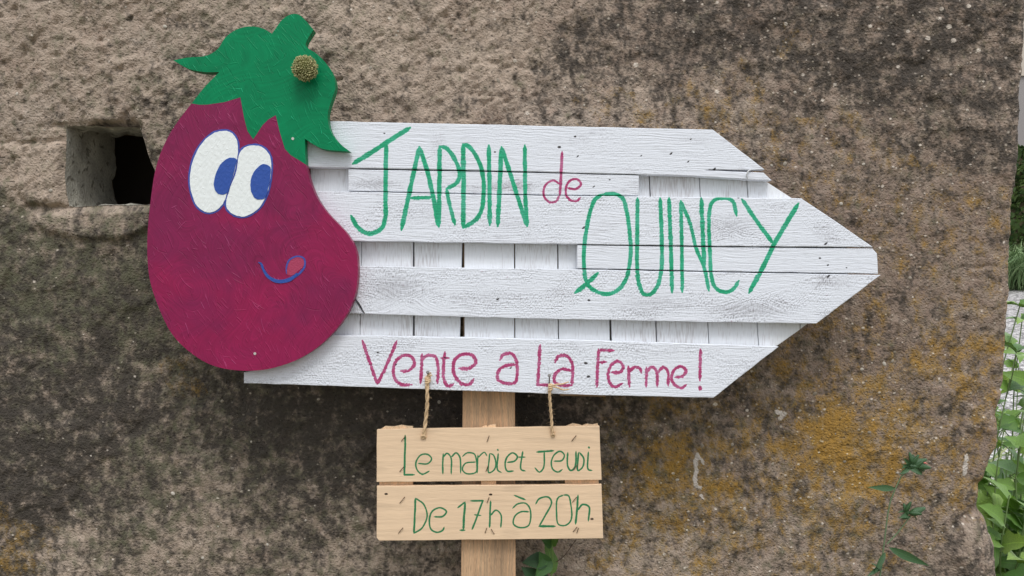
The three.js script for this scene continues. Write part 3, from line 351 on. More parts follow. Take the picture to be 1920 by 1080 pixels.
const signTex = paint(STW, STH, (i, j, o) => {
  const x = SX0 + i / SSC, y = SY0 + (STH - 1 - j) / SSC, [yc, sd, rough, bare] = rows[rowOf(x, y)], ry = y - (x - 1000) * .019;
  let wy = ry + 6 * noise(x * .006 + sd * 9, ry * .012) + 2 * noise(x * .02, ry * .05 + sd), kn = 0;
  for (const [kx, ky, kr] of knots) { const d = Math.hypot((x - kx) * .55, y - ky); if (d < kr * 3) { wy += kr * .9 * Math.exp(-((d / kr) ** 2)) * Math.sign(y - ky || 1); kn = Math.max(kn, Math.exp(-((d / kr) ** 2) * 1.4)); } }
  const pat = sst(-.25, .35, noise(x * .009 + sd * 3, y * .02 + sd) + .4 * noise(x * .03, y * .05)); rough2 = rough * (.25 + .75 * pat);
  const grain = noise(x * .012 + sd * 31, wy * .42), fib = noise(x * .05 + sd * 7, wy * 1.3), saw = noise(x * .42 + wy * .1, wy * .22 + sd * 5), saw2 = noise(x * .16 + ry * .12, ry * .33 + 40 * sd), blot = fbm(x * .012 + sd * 4, y * .03, 3), fine = noise(x * .9, y * .9);
  let hgt = .55 + .10 * grain + .10 * fib + rough2 * (.24 * saw + .34 * sst(.1, .6, saw2) * noise(x * .5, ry * .5)) + .03 * fine + .14 * kn * noise(x * .35, y * .35);
  // brushed whitewash: thin over the ridges, so grey wood shows in flecks along the grain
  const thin = clamp(sst(.22, .62, .5 * fib + .6 * saw * rough2 + .6 * blot + .12 * fine) * .55 * (.35 + bare) + .5 * sst(.28, .75, grain * .6 + blot) * bare * .5);
  let sm = 0; for (const [sx, sy, rx, ry2, k] of smudges) { const d = ((x - sx) / rx) ** 2 + ((y - sy) / ry2) ** 2; if (d < 4) sm = Math.max(sm, k * Math.exp(-d)); }
  const thin2 = clamp(thin + sst(.0, .75, sm * 1.1 + .35 * fib + .3 * saw + .2 * grain + .12 * fine - .28) * .42);
  const tint = 1 + .02 * grain + .02 * blot + .012 * fine;
  o[0] = mix(227, 146, thin2) * tint; o[1] = mix(230, 144, thin2) * tint; o[2] = mix(237, 149, thin2) * tint;
  let nk = 0; for (const [nx, ny, nr] of nailMarks) { const dx = x - nx, dy = y - ny; if (Math.abs(dx) < 12 && Math.abs(dy) < 9) { const d = Math.hypot(dx * .75 + 1.1 * fine, dy * 1.15 + dx * (.35 + .5 * Math.sin(nx))) / (nr * (.55 + .4 * Math.abs(Math.sin(nx * 3.1)))); nk = Math.max(nk, sst(1.05, .55, d)); } }
  const a = j * STW + i, press = .35 * hgt + .2 * saw * rough + .12 * fine + .1 * fib + .16 * noise(x * .33, y * .33), ga = sst(.28, .52, fg[a] + (press - .2) * .55 * (.4 + rough)), ma = sst(.3, .55, fm[a] + (press - .22) * .8 * (.4 + rough));
  if (ga > 0) { const v = 1 + .12 * fib + .12 * saw + .1 * blot, q = ga * (.97 - .22 * sst(.05, .6, -press * 1.5 + .55 + .6 * noise(x * .035, y * .035))); o[0] = mix(o[0], 14 * v, q); o[1] = mix(o[1], 155 * v, q); o[2] = mix(o[2], 108 * v, q); }
  if (ma > 0) { const v = 1 + .12 * fib + .12 * saw, q = ma * (.96 - .25 * sst(.05, .6, -press * 1.5 + .55 + .6 * noise(x * .05, y * .05))); o[0] = mix(o[0], 166 * v, q); o[1] = mix(o[1], 48 * v, q); o[2] = mix(o[2], 100 * v, q); }
  if (nk > 0) { o[0] = mix(o[0], 62, nk); o[1] = mix(o[1], 58, nk); o[2] = mix(o[2], 60, nk); hgt -= .5 * nk; }
  o[3] = hgt;
});
const boardMat = std({ ...signTex, bumpScale: .0030, roughness: .72 });
const slatTex = paint(1024, 512, (i, j, o) => { const x = i * 1.2, y = j * 1.05, sl = Math.floor(x / 95), gr = noise(x * .38 + 3 * noise(x * .02, y * .01), y * .012 + sl * 7), fb = noise(x * 1.1, y * .05 + sl), bl = fbm(x * .01 + sl * 3, y * .008, 3), thin = sst(.1, .7, .6 * fb + .6 * bl + .2 * gr + .25 * ((sl * 37) % 5 === 1)) * .6; const t = 1 + .02 * gr; o[0] = mix(228, 172, thin) * t; o[1] = mix(230, 166, thin) * t; o[2] = mix(233, 165, thin) * t; o[3] = .5 + .2 * gr + .15 * fb; });
const slatMat = std({ ...slatTex, bumpScale: .0012, roughness: .75 });
const rawWood = (r, g, b, seed, vertical, stain = .5) => paint(1024, 512, (i, j, o) => { let x = i, y = j * 1; if (vertical) { x = j * 2.4; y = i * .42; } const w = y + 18 * noise(x * .004 + seed, y * .006) + 5 * noise(x * .012, y * .02 + seed), gr = noise(x * .004 + seed * 3, w * .14), fb = noise(x * .03, w * .6 + seed), bl = fbm(x * .006 + seed, y * .01, 3), st = sst(.25, .6, noise(x * .01 + seed * 5, y * .02) * .7 + fb * .3) * stain, sp = sst(.35, .6, noise(x * .08 + seed, y * .3)) * stain, t = 1 + .1 * gr + .1 * fb + .2 * bl + .09 * noise(x * .2, y * .5) + .06 * noise(x * .9, y * .9) - .26 * st - .14 * sp; o[0] = r * t; o[1] = g * t * (1 - .03 * gr); o[2] = b * t * (1 - .05 * gr); o[3] = .5 + .22 * gr + .2 * fb; });
const sign = thing('arrow_sign', 'white plank arrow sign lettered JARDIN de QUINCY with a painted aubergine on a leaning post', 'sign');
sign.rotation.x = -PITCH;
const footLocal = new THREE.Vector3(-.044, (0 - C.y) / Math.cos(PITCH) , -.05);
{ const f = footLocal.clone(); f.y = (-C.y + f.z * Math.sin(PITCH)) / Math.cos(PITCH); footLocal.copy(f); sign.position.copy(C).add(new THREE.Vector3(f.x, f.y * Math.cos(PITCH) + f.z * Math.sin(PITCH), -f.y * Math.sin(PITCH) + f.z * Math.cos(PITCH))); }
// photo outline -> plate of the given thickness whose front face lies at z in the sign's own plane
function plate(px, z, th, bevel = .0011, win = [SX0, SY0, SX1, SY1], rough = 0, seed = 0) {
  const s = (DIST - z) / DIST; let P = px;
  if (rough) { P = []; for (let i = 0; i < px.length; i++) { const a = px[i], b = px[(i + 1) % px.length], L = Math.hypot(b[0] - a[0], b[1] - a[1]), n = Math.max(1, Math.round(L / 14)); for (let k = 0; k < n; k++) { const t = k / n, x = mix(a[0], b[0], t), y = mix(a[1], b[1], t), e = k ? rough : rough * .3; P.push([x + e * noise(x * .05 + seed, y * .05 + 3), y + e * noise(x * .03 + seed + 50, y * .1)]); } } }
  const sh = new THREE.Shape(P.map(([x, y]) => new THREE.Vector2((x - 960) / 1000 * s, (540 - y) / 1000 * s)));
  const g = new THREE.ExtrudeGeometry(sh, { depth: th - 2 * bevel, bevelEnabled: bevel > 0, bevelThickness: bevel, bevelSize: bevel, bevelOffset: -bevel, bevelSegments: 2, curveSegments: 4 });
  g.translate(0, 0, z - th + bevel);
  const p = g.attributes.position, u = g.attributes.uv;
  for (let i = 0; i < p.count; i++) { const x = p.getX(i) / s * 1000 + 960, y = 540 - p.getY(i) / s * 1000, e = p.getZ(i) - z; u.setXY(i, (x - win[0]) / (win[2] - win[0]), 1 - (y + e * 300 - win[1]) / (win[3] - win[1])); }
  g.translate(-footLocal.x, -footLocal.y, -footLocal.z); return g;
}
const loc = (px, py, z) => { const s = (DIST - z) / DIST; return new THREE.Vector3((px - 960) / 1000 * s - footLocal.x, (540 - py) / 1000 * s - footLocal.y, z - footLocal.z); };
// front boards
const fronts = [
  [[[540, 226], [615, 227], [980, 235], [1337, 243], [1434, 317.6], [1412, 319], [1368, 318.4], [1330, 317.4], [1322, 319.2], [1362, 321], [1400, 322.2], [1432, 323.6], [1447, 338], [1406, 336.6], [1298, 329.6], [1187, 326.5], [980, 321], [655, 314.5], [540, 312.5]], 0, .02],
  [[[653, 317.4], [980, 323.6], [1187, 328.6], [1198, 329], [1197.5, 366.4], [1020, 365.2], [653, 357.4]], -.0016, .018],
  [[[540, 357], [590, 358.2], [1020, 366.8], [1200, 368.2], [1380, 370.5], [1503, 372], [1560, 410], [1637, 463.4], [1360, 461.4], [1084, 457.6], [663, 451.8], [540, 450]], .0008, .021],
  [[[1082.5, 459.8], [1360, 463.6], [1636, 466], [1644.5, 475], [1646.5, 513], [1360, 508.6], [1082, 502.8]], -.001, .019],
  [[[540, 496], [668, 498.4], [1082, 505], [1360, 511], [1651.5, 515.6], [1531, 606.6], [1320, 604], [1120, 599.8], [860, 594], [684, 588.5], [676, 573], [664, 556], [540, 552]], .0004, .021],
  [[[457, 698], [500, 690], [540, 626], [640, 628.5], [928, 633.6], [1200, 641], [1460, 650], [1400, 697], [1338, 746], [1100, 740.5], [880, 733], [575, 722], [457, 718.5]], 0, .021]];
fronts.forEach(([P, z, th], i) => part(sign, 'plank', plate(P, z, th, .0012, undefined, .7, i * 13), boardMat, ['top plank with a split end and cracked corner', 'short filler strip with smudged thin whitewash', 'plank with the tail of the letters cut to a slant', 'smooth filler strip at the arrow tip', 'rough sawn plank ending in the arrow tip', 'lowest plank lettered Vente a La Ferme'][i]));
part(sign, 'splinter', plate([[620, 566], [662, 558], [673, 575], [681, 588], [620, 587]], -.004, .012, .0008, undefined, .6, 3), boardMat, 'broken corner of the rough sawn plank');
// upright slats behind, trimmed to the arrow
const slats = [[582, 580, 679, 674.5], [680, 675.5, 774, 774], [776.5, 777.5, 869, 862.5], [870.5, 871, 963.6, 964.3], [966, 966.2, 1044, 1046], [1046.5, 1047.8, 1138, 1143], [1139, 1147, 1217, 1229.5], [1219, 1231.5, 1311, 1327.3], [1312.2, 1328.6, 1400, 1420], [1401.5, 1421.5, 1485, 1500], [1486.5, 1501.5, 1590, 1590]];
const arrow = [[500, 236], [1340, 248], [1446, 337], [1484, 371], [1600, 446], [1634, 480], [1634, 512], [1531, 596], [1507, 613], [1460, 650], [1350, 738], [500, 715]];
function clipPoly(P, Q) { // Sutherland-Hodgman, Q convex clockwise on screen
  let out = P; for (let i = 0; i < Q.length; i++) { const a = Q[i], b = Q[(i + 1) % Q.length], inp = out; out = []; const sd = p => (b[0] - a[0]) * (p[1] - a[1]) - (b[1] - a[1]) * (p[0] - a[0]); for (let k = 0; k < inp.length; k++) { const p = inp[k], q = inp[(k + 1) % inp.length], sp = sd(p), sq = sd(q); if (sp >= 0) out.push(p); if ((sp >= 0) !== (sq >= 0)) { const t = sp / (sp - sq); out.push([mix(p[0], q[0], t), mix(p[1], q[1], t)]); } } } return out;
}
slats.forEach(([x0, x1, x2, x3], i) => { // tops at y = 341, bottoms at y = 620
  const ex = (a, b, y) => a + (b - a) * (y - 341) / 279, bot = 760; let P = [[ex(x0, x1, 238), 238], [ex(x2, x3, 238), 238], [ex(x2, x3, bot), bot], [ex(x0, x1, bot), bot]];
  P = clipPoly(P, arrow);
  if (P.length > 2) part(sign, 'slat', plate(P, -.0212 - .0007 * (i % 3), .016, .0009, undefined, 0, i), slatMat);
});
const postTex = rawWood(190, 156, 122, 4, true, 1);
part(sign, 'post', plate([[868.5, 260], [964.5, 260], [965.5, 740], [967, 1080], [970, 1960], [856, 1960], [864.5, 1080], [867.5, 740]], -.0400, .026, .0014, [800, 260, 1030, 1960]), std({ ...postTex, bumpScale: .001, roughness: .8 }), 'bare weathered wooden post');
part(sign, 'cross_batten', plate([[1050, 700], [1136, 700], [1136, 744], [1050, 742]], -.0392, .016, .0008, [800, 260, 1030, 1960]), std({ ...postTex, bumpScale: .001, roughness: .8 }), 'bare wood batten end showing under the lowest plank');
// bent nail at the split end, the two hanging nails
const steel = std({ color: rgb(120, 116, 112), roughness: .45, metalness: .7 }), rust = std({ color: rgb(96, 74, 56), roughness: .75, metalness: .3 });
const nail = (pts, r = .0011, mat = steel, parent = sign, nm = 'nail') => part(parent, nm, tube(pts, r, r, 8, 6), mat);
nail([loc(1408, 318, .001), loc(1402, 322, .006), loc(1400, 330, .004), loc(1402, 334, .002)], .0013, std({ color: rgb(205, 205, 205), roughness: .5 }));
for (const [x, y, hx] of [[802, 698, 2], [1030, 704, 2]]) { nail([loc(x, y + 17, -.004), loc(x, y + 9, .006), loc(x, y + .5, .012)], .0012); const hd = new THREE.CylinderGeometry(.0034, .0034, .0012, 10); hd.rotateX(.7); hd.translate(...loc(x, y, .0125).toArray()); part(sign, 'nail_head', hd, steel); }

// the aubergine cut-out
const EX0 = 265, EX1 = 685, EY0 = 15, EY1 = 705, EW = 1024, EH = Math.round(1024 * (EY1 - EY0) / (EX1 - EX0)), ESC = EW / (EX1 - EX0);
const chips = new Float32Array(EW * EH);
{ // pressed-board flakes: a few wide plates, many thin ridges left by the brush along the flake edges
  const r = rng(77), stamp = (L, w, hh, blend) => { const cx = r() * EW, cy = r() * EH, a = (r() < .88 ? -1.05 : r() * 3.14) + (r() - .5) * .55, ca = Math.cos(a), sa = Math.sin(a), cl = (r() - .5) * .012; for (let t = -L; t < L; t += .7) for (let q = -w; q <= w; q += .6) { const b = cl * t * t, i = Math.round(cx + ca * t - sa * (q + b)), j = Math.round(cy + sa * t + ca * (q + b)); if (i >= 0 && j >= 0 && i < EW && j < EH) { const k = j * EW + i, f = (1 - (t / L) ** 4) * (1 - (q / (w + .6)) ** 4); chips[k] = mix(chips[k], hh, f * blend); } } };
  for (let n = 0; n < 700; n++) stamp(24 + 80 * r(), 5 + 14 * r(), (r() - .5) * .35, .4);
  for (let n = 0; n < 1500; n++) stamp(10 + 44 * r() * r(), .8 + 1.2 * r(), r() < .75 ? .3 + .6 * r() : -.5, .6);
}
const eggPaint = (col, alt, alt2) => paint(EW, EH, (i, j, o) => {
  const x = EX0 + i / ESC, y = EY0 + (EH - 1 - j) / ESC, c = chips[j * EW + i], dir = 1.05 + .9 * noise(x * .007 + 5, y * .007) + (noise(x * .016, y * .016 + 9) > .25 ? .7 : 0), ca = Math.cos(dir), sa = Math.sin(dir), u = x * ca + y * sa, v = -x * sa + y * ca, br = noise(u * .02, v * .35), br2 = noise(u * .06 + 9, v * .9), bl = fbm(x * .011, y * .011, 3), f = noise(x * 1.1, y * 1.1), p = sst(-.5, .5, bl + .3 * br + .15 * noise(x * .05, y * .05)) * .4 + .6 * alt2(x, y), glint = sst(.3, .75, c) * sst(.0, .5, noise(x * .03 + 60, y * .03) + .35 * f), t = 1 + .05 * br + .06 * noise(u * .01, v * .08) + .07 * fbm(x * .02, y * .02, 2) + .10 * c + .03 * f;
  for (let k = 0; k < 3; k++) o[k] = mix(mix(col[k], alt[k], p) * t, col[k] + 58, glint * .6); o[3] = .5 + .42 * c + .02 * br2 + .02 * br + .02 * f;  // lighter streaks along the ridges are painted highlights
});
const EWIN = [EX0, EY0, EX1, EY1];
const purple = eggPaint([125, 34, 76], [147, 32, 77], (x, y) => sst(-.25, .35, noise(x * .008 + 3, y * .008 + 1) + ((x - 480) / 300 + (y - 500) / 260) * .5 + .15 * noise(x * .05, y * .05))), green = eggPaint([0, 134, 86], [4, 124, 79], () => 1);
const purpleMat = new THREE.MeshPhysicalMaterial({ ...purple, bumpScale: .0019, roughness: .38, specularIntensity: .4 }), greenMat = new THREE.MeshPhysicalMaterial({ ...green, bumpScale: .0017, roughness: .42, specularIntensity: .3 });
const smooth = (pts, n = 3, closed = true) => { const c = new THREE.CatmullRomCurve3(pts.map(p => new THREE.Vector3(p[0], p[1], 0)), closed, 'centripetal'), o = []; const m = (closed ? pts.length : pts.length - 1) * n; for (let i = 0; i < m + (closed ? 0 : 1); i++) { const q = c.getPoint(i / m); o.push([q.x, q.y]); } return o; };
const seam = [[359, 194], [374, 196.5], [390, 196], [421, 191.5], [450.6, 182.5], [457.5, 221], [464, 246], [474.7, 261], [481, 252], [492, 235], [503, 224], [517, 216], [524, 246], [534, 279], [545, 291], [560, 300], [573.5, 308.6]];
const bodyRim = [[573.5, 308.6], [577, 324], [584, 347], [595, 372], [613, 398], [632, 418], [652, 440], [667, 469], [671, 504], [666, 551], [647, 595], [606, 642], [562, 672], [512, 690], [474, 695], [436, 693.5], [398, 685], [361, 664], [323, 627], [295, 570], [280, 520], [276, 463], [278, 418], [283, 371], [290, 325], [300, 290], [317, 253], [336, 224], [359, 194]];
const calyxRim = [ // sharp points kept: pieces are smoothed between them
  [[359, 194], [383, 164], [411, 135]], [[411, 135], [383, 135], [355, 129.5], [339, 121.5], [325, 113]], [[325, 113], [350, 108], [388, 104], [408, 92], [422, 71], [442, 56], [467, 49.5], [492, 53], [510, 63]], [[510, 63], [517, 53], [530, 36], [544, 27.5], [558, 26.5], [571, 36], [588, 56]], [[588, 56], [575, 76], [573, 84], [577, 90], [594, 101], [614, 122], [626, 144], [629, 164], [622, 187], [615, 211], [615.5, 230], [622, 250], [637, 269], [656, 284]], [[656, 284], [633, 282.5], [605, 279], [586, 269.5], [571.5, 260]], [[571.5, 260], [572, 284], [573.5, 308.6]]];
const aub = new THREE.Group(); aub.name = 'aubergine_cutout'; aub.userData.label = 'painted wooden aubergine with a green calyx, two big eyes and a smile'; sign.add(aub);
const EZ = .0225;
{ const P = [...smooth(bodyRim, 4, false).slice(0, -1), ...seam.slice(0, -1)]; part(aub, 'body', plate(P, EZ, .0195, 0, EWIN), purpleMat, 'glossy purple aubergine body'); }
{ const P = []; for (const s of calyxRim) P.push(...smooth(s, 4, false).slice(0, -1)); P.push(...[...seam].reverse().slice(0, -1)); part(aub, 'calyx', plate(P, EZ, .0195, 0, EWIN), greenMat, 'green leafy cap with a stubby stem'); }
const dabTex = paint(512, 512, (i, j, o) => { const x = i / 2, y = j / 2, u = x * .5 + y * .866, v = -x * .866 + y * .5, b = noise(u * .05, v * .5), n = noise(x * .1, y * .1), t = 1 + .015 * b + .02 * n; o[0] = 238 * t; o[1] = 240 * t; o[2] = 238 * t; o[3] = .5 + .25 * b + .2 * n + .3 * sst(.5, .7, noise(x * .12 + 9, y * .2)); });
const dab = (r, g, b) => std({ color: rgb(r, g, b), map: dabTex.map, bumpMap: dabTex.bumpMap, bumpScale: .0009, roughness: .5 });
const eyeWhite = dab(250, 252, 252), blue = dab(38, 82, 172), outline = dab(62, 80, 172), tongueMat = dab(182, 58, 96);
const eyes = [[[[416, 245.5], [398, 251], [375, 274], [361, 304], [356, 336], [360, 364], [370, 387], [388, 398], [407, 393.5], [420, 378], [426, 362], [434.5, 338], [442, 313], [446, 286], [444, 263], [435, 250], [425, 245.5]], [[443.5, 298], [430, 296], [416, 305], [406, 322], [401, 343], [403.5, 357], [410, 364], [425, 362.5], [434, 338], [441, 313]]],
  [[[448, 291], [455, 279], [471, 273], [490, 275], [503, 287], [508, 302], [507.5, 329], [503, 354], [494, 377.5], [480, 395], [458, 405.5], [440, 403], [426, 391], [424, 380], [432, 351], [444, 318]], [[506.5, 313], [494, 307.5], [483, 314], [473.5, 327], [469.5, 343], [471, 359], [478, 371.5], [486, 374], [496, 372], [502.5, 354.5], [507, 329]]]];
const grow = (P, d) => { const c = [P.reduce((s, p) => s + p[0], 0) / P.length, P.reduce((s, p) => s + p[1], 0) / P.length]; return P.map((p, i) => { const a = P[(i + P.length - 1) % P.length], b = P[(i + 1) % P.length], tx = b[0] - a[0], ty = b[1] - a[1], L = Math.hypot(tx, ty) || 1; let nx = ty / L, ny = -tx / L; if (nx * (p[0] - c[0]) + ny * (p[1] - c[1]) < 0) { nx = -nx; ny = -ny; } return [p[0] + nx * d, p[1] + ny * d]; }); };
const EW2 = [350, 235, 520, 415], wob = (P, a, s) => P.map(([x, y]) => [x + a * noise(x * .25 + s, y * .25), y + a * noise(x * .25, y * .25 + s)]);
eyes.forEach(([w, p], i) => {
  const z = EZ + .0004 + .0003 * i;
  part(aub, 'eye_outline', plate(wob(grow(smooth(w, 4), 3.4), .7, i), z, .0008, 0, EW2), outline);
  part(aub, 'eye', plate(wob(smooth(w, 4), .9, i + 5), z + .0008, .0008, 0, EW2), eyeWhite); part(aub, 'pupil', plate(wob(smooth(p, 4), .6, i + 9), z + .0015, .0007, 0, EW2), blue);
});
function ribbon(pts, ws) { const c = new THREE.CatmullRomCurve3(pts.map(p => new THREE.Vector3(p[0], p[1], 0)), false, 'centripetal'), L = [], R = [], n = 30; for (let i = 0; i <= n; i++) { const t = i / n, q = c.getPoint(t), d = c.getTangent(t), f = t * (ws.length - 1), a = Math.min(Math.floor(f), ws.length - 2), w = mix(ws[a], ws[a + 1], f - a) * (1 + .15 * noise(t * 14, 2)); L.push([q.x - d.y * w, q.y + d.x * w]); R.unshift([q.x + d.y * w, q.y - d.x * w]); } return [...L, ...R]; }
part(aub, 'tongue', plate(smooth([[571, 487], [560, 481], [545, 487], [539, 500], [538, 514], [548, 516], [560, 507], [569, 499]], 4), EZ + .0004, .0006, 0, [480, 470, 580, 540]), tongueMat);
part(aub, 'tongue_outline', plate(ribbon([[537, 514], [537, 501], [543, 487], [558, 480.5], [570, 485], [571, 500], [562, 512], [553, 520]], [.6, 1.5, 1.6, 1.4, 1.6, 1.8, 2.2, 1.2]), EZ + .0008, .0008, 0, [480, 470, 580, 540]), outline);
part(aub, 'mouth', plate(ribbon([[484, 492], [489, 494], [494, 506], [503, 519], [521, 527.5], [543, 524], [558, 513]], [.8, 1.8, 2.2, 2.8, 3.4, 3.6, 2.2]), EZ + .0012, .0012, 0, [480, 470, 580, 540]), blue);
for (const [x, y] of [[549, 260], [478, 663]]) { const s = new THREE.CylinderGeometry(.0026, .0026, .0012, 12).rotateX(Math.PI / 2); s.translate(...loc(x, y, EZ).toArray()); part(aub, 'screw', s, std({ color: rgb(200, 196, 190), roughness: .5, metalness: .3 })); }

// world position of a point of the sign's plane
const world = (px, py, z) => { const s = (DIST - z) / DIST, v = new THREE.Vector3((px - 960) / 1000 * s, (540 - py) / 1000 * s, z).applyAxisAngle(new THREE.Vector3(1, 0, 0), -PITCH); return v.add(C); };
{ // dried flower head stuck in a hole of the calyx
  const t = thing('dried_flower_head', 'dry olive coloured round flower head stuck in the green cap of the aubergine', 'flower'); t.position.copy(world(577, 134, EZ)); t.rotation.x = -PITCH;
  const r = rng(8), fl = [], R = .021, ig = new THREE.IcosahedronGeometry(1, 0), cg2 = [];
  for (let i = 0; i < 430; i++) { const y = 1 - 2 * (i + .5) / 430, a = i * 2.39996, q = Math.sqrt(1 - y * y), d = new THREE.Vector3(q * Math.cos(a), q * Math.sin(a), y * .85), rr = R * (.88 + .24 * r()), s = .0011 + .0007 * r(); const g = ig.clone(); g.scale(s, s, s * 1.5); g.lookAt(d); g.translate(d.x * rr, d.y * rr, d.z * rr + .021); fl.push(g); const v = r(), c = [mix(.24, .52, v), mix(.25, .47, v), mix(.10, .24, v)]; for (let k = 0; k < g.attributes.position.count; k++) cg2.push(...c); }
  const g = mergeGeometries(fl); g.setAttribute('color', new THREE.Float32BufferAttribute(cg2, 3)); part(t, 'florets', g, std({ vertexColors: true, roughness: .95 }));
  part(t, 'heart', new THREE.IcosahedronGeometry(R * .86, 2).scale(1, 1, .85).translate(0, 0, .021), std({ color: rgb(104, 104, 58), roughness: 1 }));
  part(t, 'stalk', tube([new THREE.Vector3(0, 0, -.004), new THREE.Vector3(0, 0, .006), new THREE.Vector3(0, 0, .014)], .003, .003, 4), std({ color: rgb(130, 128, 80), roughness: .9 }));
}

// ------------------------------------------------------------------ the hanging board and its twine
const TZ = -.019;
{
  const t = thing('hanging_board', 'small bare wood two-plank board lettered with opening times hanging under the arrow sign', 'sign');
  t.rotation.copy(sign.rotation); t.position.copy(sign.position);
  const TX0 = 695, TX1 = 1140, TY0 = 790, TY1 = 1025, tw = 1780, sc = tw / (TX1 - TX0), th = Math.round((TY1 - TY0) * sc), ft = rasterStrokes(T1, TX0, TY0, sc, tw, th, 12), win = [TX0, TY0, TX1, TY1];
  const tt = paint(tw, th, (i, j, o) => { const x = TX0 + i / sc, y = TY0 + (th - 1 - j) / sc, sd = y < 907 ? 3 : 8, w = y + 9 * noise(x * .006 + sd, y * .012) + 2 * noise(x * .02, y * .05 + sd), gr = noise(x * .006 + sd * 3, w * .2), fb = noise(x * .05, w * 1.5 + sd), bl = fbm(x * .01 + sd, y * .02, 3), f = noise(x * 1.5, y * 1.5), st = sst(.35, .7, noise(x * .012 + sd * 9, w * .06)) * .05, tn = 1 + .03 * gr + .03 * fb + .03 * bl + .012 * f - st, a = sst(.3, .6, ft[j * tw + i] + .12 * fb + .1 * f);
    const v = 1 + .12 * f; o[0] = mix(229 * tn, 24 * v, a * .93); o[1] = mix(199 * tn, 112 * v, a * .93); o[2] = mix(165 * tn, 66 * v, a * .93); o[3] = .5 + .2 * gr + .2 * fb; });
  const pm = std({ ...tt, bumpScale: .0006, roughness: .75 });
  part(t, 'plank', plate([[706.5, 806], [770, 804], [900, 802.5], [1124, 799], [1128, 900], [706, 904]], TZ, .010, .0009, win, .5, 4), pm, 'upper plank of bare pale wood'); part(t, 'plank', plate([[706.5, 911.5], [1128, 908.6], [1131, 1009.6], [710.5, 1014], [706, 1008]], TZ, .010, .0009, win, .5, 9), pm, 'lower plank of bare pale wood');
  const bt = rawWood(222, 190, 154, 9, true, .2), bm = std({ ...bt, bumpScale: .0008, roughness: .8 });
  for (const P of [[[711, 1004], [711, 806], [716, 803.5], [722, 799.5], [738, 800.5], [752, 797.5], [764, 799.5], [774, 800], [774, 1006]], [[902, 1006], [902, 802], [908, 799], [912, 797.8], [914, 800.5], [918, 797.5], [930, 795.5], [930.5, 1005]], [[1060, 1004], [1059, 801], [1066, 797.5], [1074, 794.5], [1086, 796.5], [1092, 798.5], [1100, 795.5], [1112, 796.5], [1121, 794.5], [1124, 1002]]]) part(t, 'batten', plate(P, TZ - .0102, .009, .0005, [690, 780, 1150, 1020]), bm);
  const nm = [[756, 823, 8], [915, 823, 10], [1076, 822, 9], [753, 880, 8], [913, 879, 9], [1079, 876, 9], [754, 938, 10], [915, 938, 9], [1077, 937, 8], [751, 995, 9], [911, 995, 8], [924, 997, 8], [1078, 993, 8], [1083, 995, 8]];
  nm.forEach(([x, y, l], i) => { const d = i % 3 === 1 ? .2 : i === 11 || i === 13 ? -.35 : .45; nail([loc(x + l * d, y - l * .6, TZ - .002), loc(x + l * d, y - l * .55, TZ + .0022), loc(x, y, TZ + .0026), loc(x - l * d, y + l * .55, TZ + .0012)], .0007, rust, t); });
  for (const [x, y] of [[794, 819], [1037, 816], [1110, 973], [724, 926], [920, 927]]) { const c = new THREE.CylinderGeometry(.0026, .0026, .0008, 9).rotateX(Math.PI / 2).scale(1.3, .7, 1); c.translate(...loc(x, y, TZ + .0001).toArray()); part(t, 'hole', c, std({ color: rgb(60, 46, 34), roughness: 1 })); }
}
const juteTex = paint(256, 64, (i, j, o) => { const n = noise(i * .08, j * .5), f = noise(i * .3, j * .9), t = 1 + .16 * n + .12 * f; o[0] = 224 * t; o[1] = 192 * t; o[2] = 152 * t; o[3] = .5 + .3 * n + .2 * f; }, THREE.RepeatWrapping);
const jute = std({ ...juteTex, bumpScale: .0012, roughness: .95 });
function twine(label, path, rad, turns, tails, seed) {
  const t = thing('twine', label, 'string', 'twine holding the hanging board'); t.rotation.copy(sign.rotation); t.position.copy(sign.position);
  const c = new THREE.CatmullRomCurve3(path.map(p => loc(...p))), n = 60, r = rng(seed);
  for (const ph of [0, Math.PI]) { const pts = []; for (let i = 0; i <= n; i++) { const s = i / n, q = c.getPointAt(s), a = ph + turns * 6.283 * s, o = rad * .42; pts.push(new THREE.Vector3(q.x + Math.cos(a) * o, q.y, q.z + Math.sin(a) * o)); } part(t, 'strand', new THREE.TubeGeometry(new THREE.CatmullRomCurve3(pts), 120, rad * .8, 7, false), jute); }
  const top = path[0]; const kg = []; for (const [dx, dy, tx, ty] of [[0, 0, 1.2, .5], [0, 4, .9, .2], [0, 8, 1.1, 1.2]]) { const k = new THREE.TorusGeometry(rad * 1.15, rad * .75, 6, 12); k.rotateX(Math.PI / 2 + .3 * tx); k.rotateZ(.4 * ty); k.translate(...loc(top[0] + dx, top[1] + dy, top[2]).toArray()); kg.push(k); } { const e = path.at(-1), k = new THREE.TorusGeometry(rad * 1.0, rad * .7, 6, 12); k.rotateX(.5); k.translate(...loc(e[0], e[1], e[2] + .002).toArray()); kg.push(k); } part(t, 'knot', mergeGeometries(kg), jute);
  for (const tl of tails) part(t, 'loose_end', tube(tl.map(p => loc(...p)), rad * .7, rad * .45, 10, 6), jute);
  const fz = []; for (let i = 0; i < 46; i++) { const q = c.getPointAt(.1 + .88 * r()), a = r() * 6.28, L = .004 + .007 * r(), d = new THREE.Vector3(Math.cos(a), (r() - .4) * 1.2, Math.sin(a) * .6); fz.push(tube([q, q.clone().addScaledVector(d, L * .5).add(new THREE.Vector3(0, .001, 0)), q.clone().addScaledVector(d, L)], .00018, .0001, 3, 3)); } const fm2 = part(t, 'fuzz', mergeGeometries(fz), jute); fm2.userData.kind = 'stuff';
}
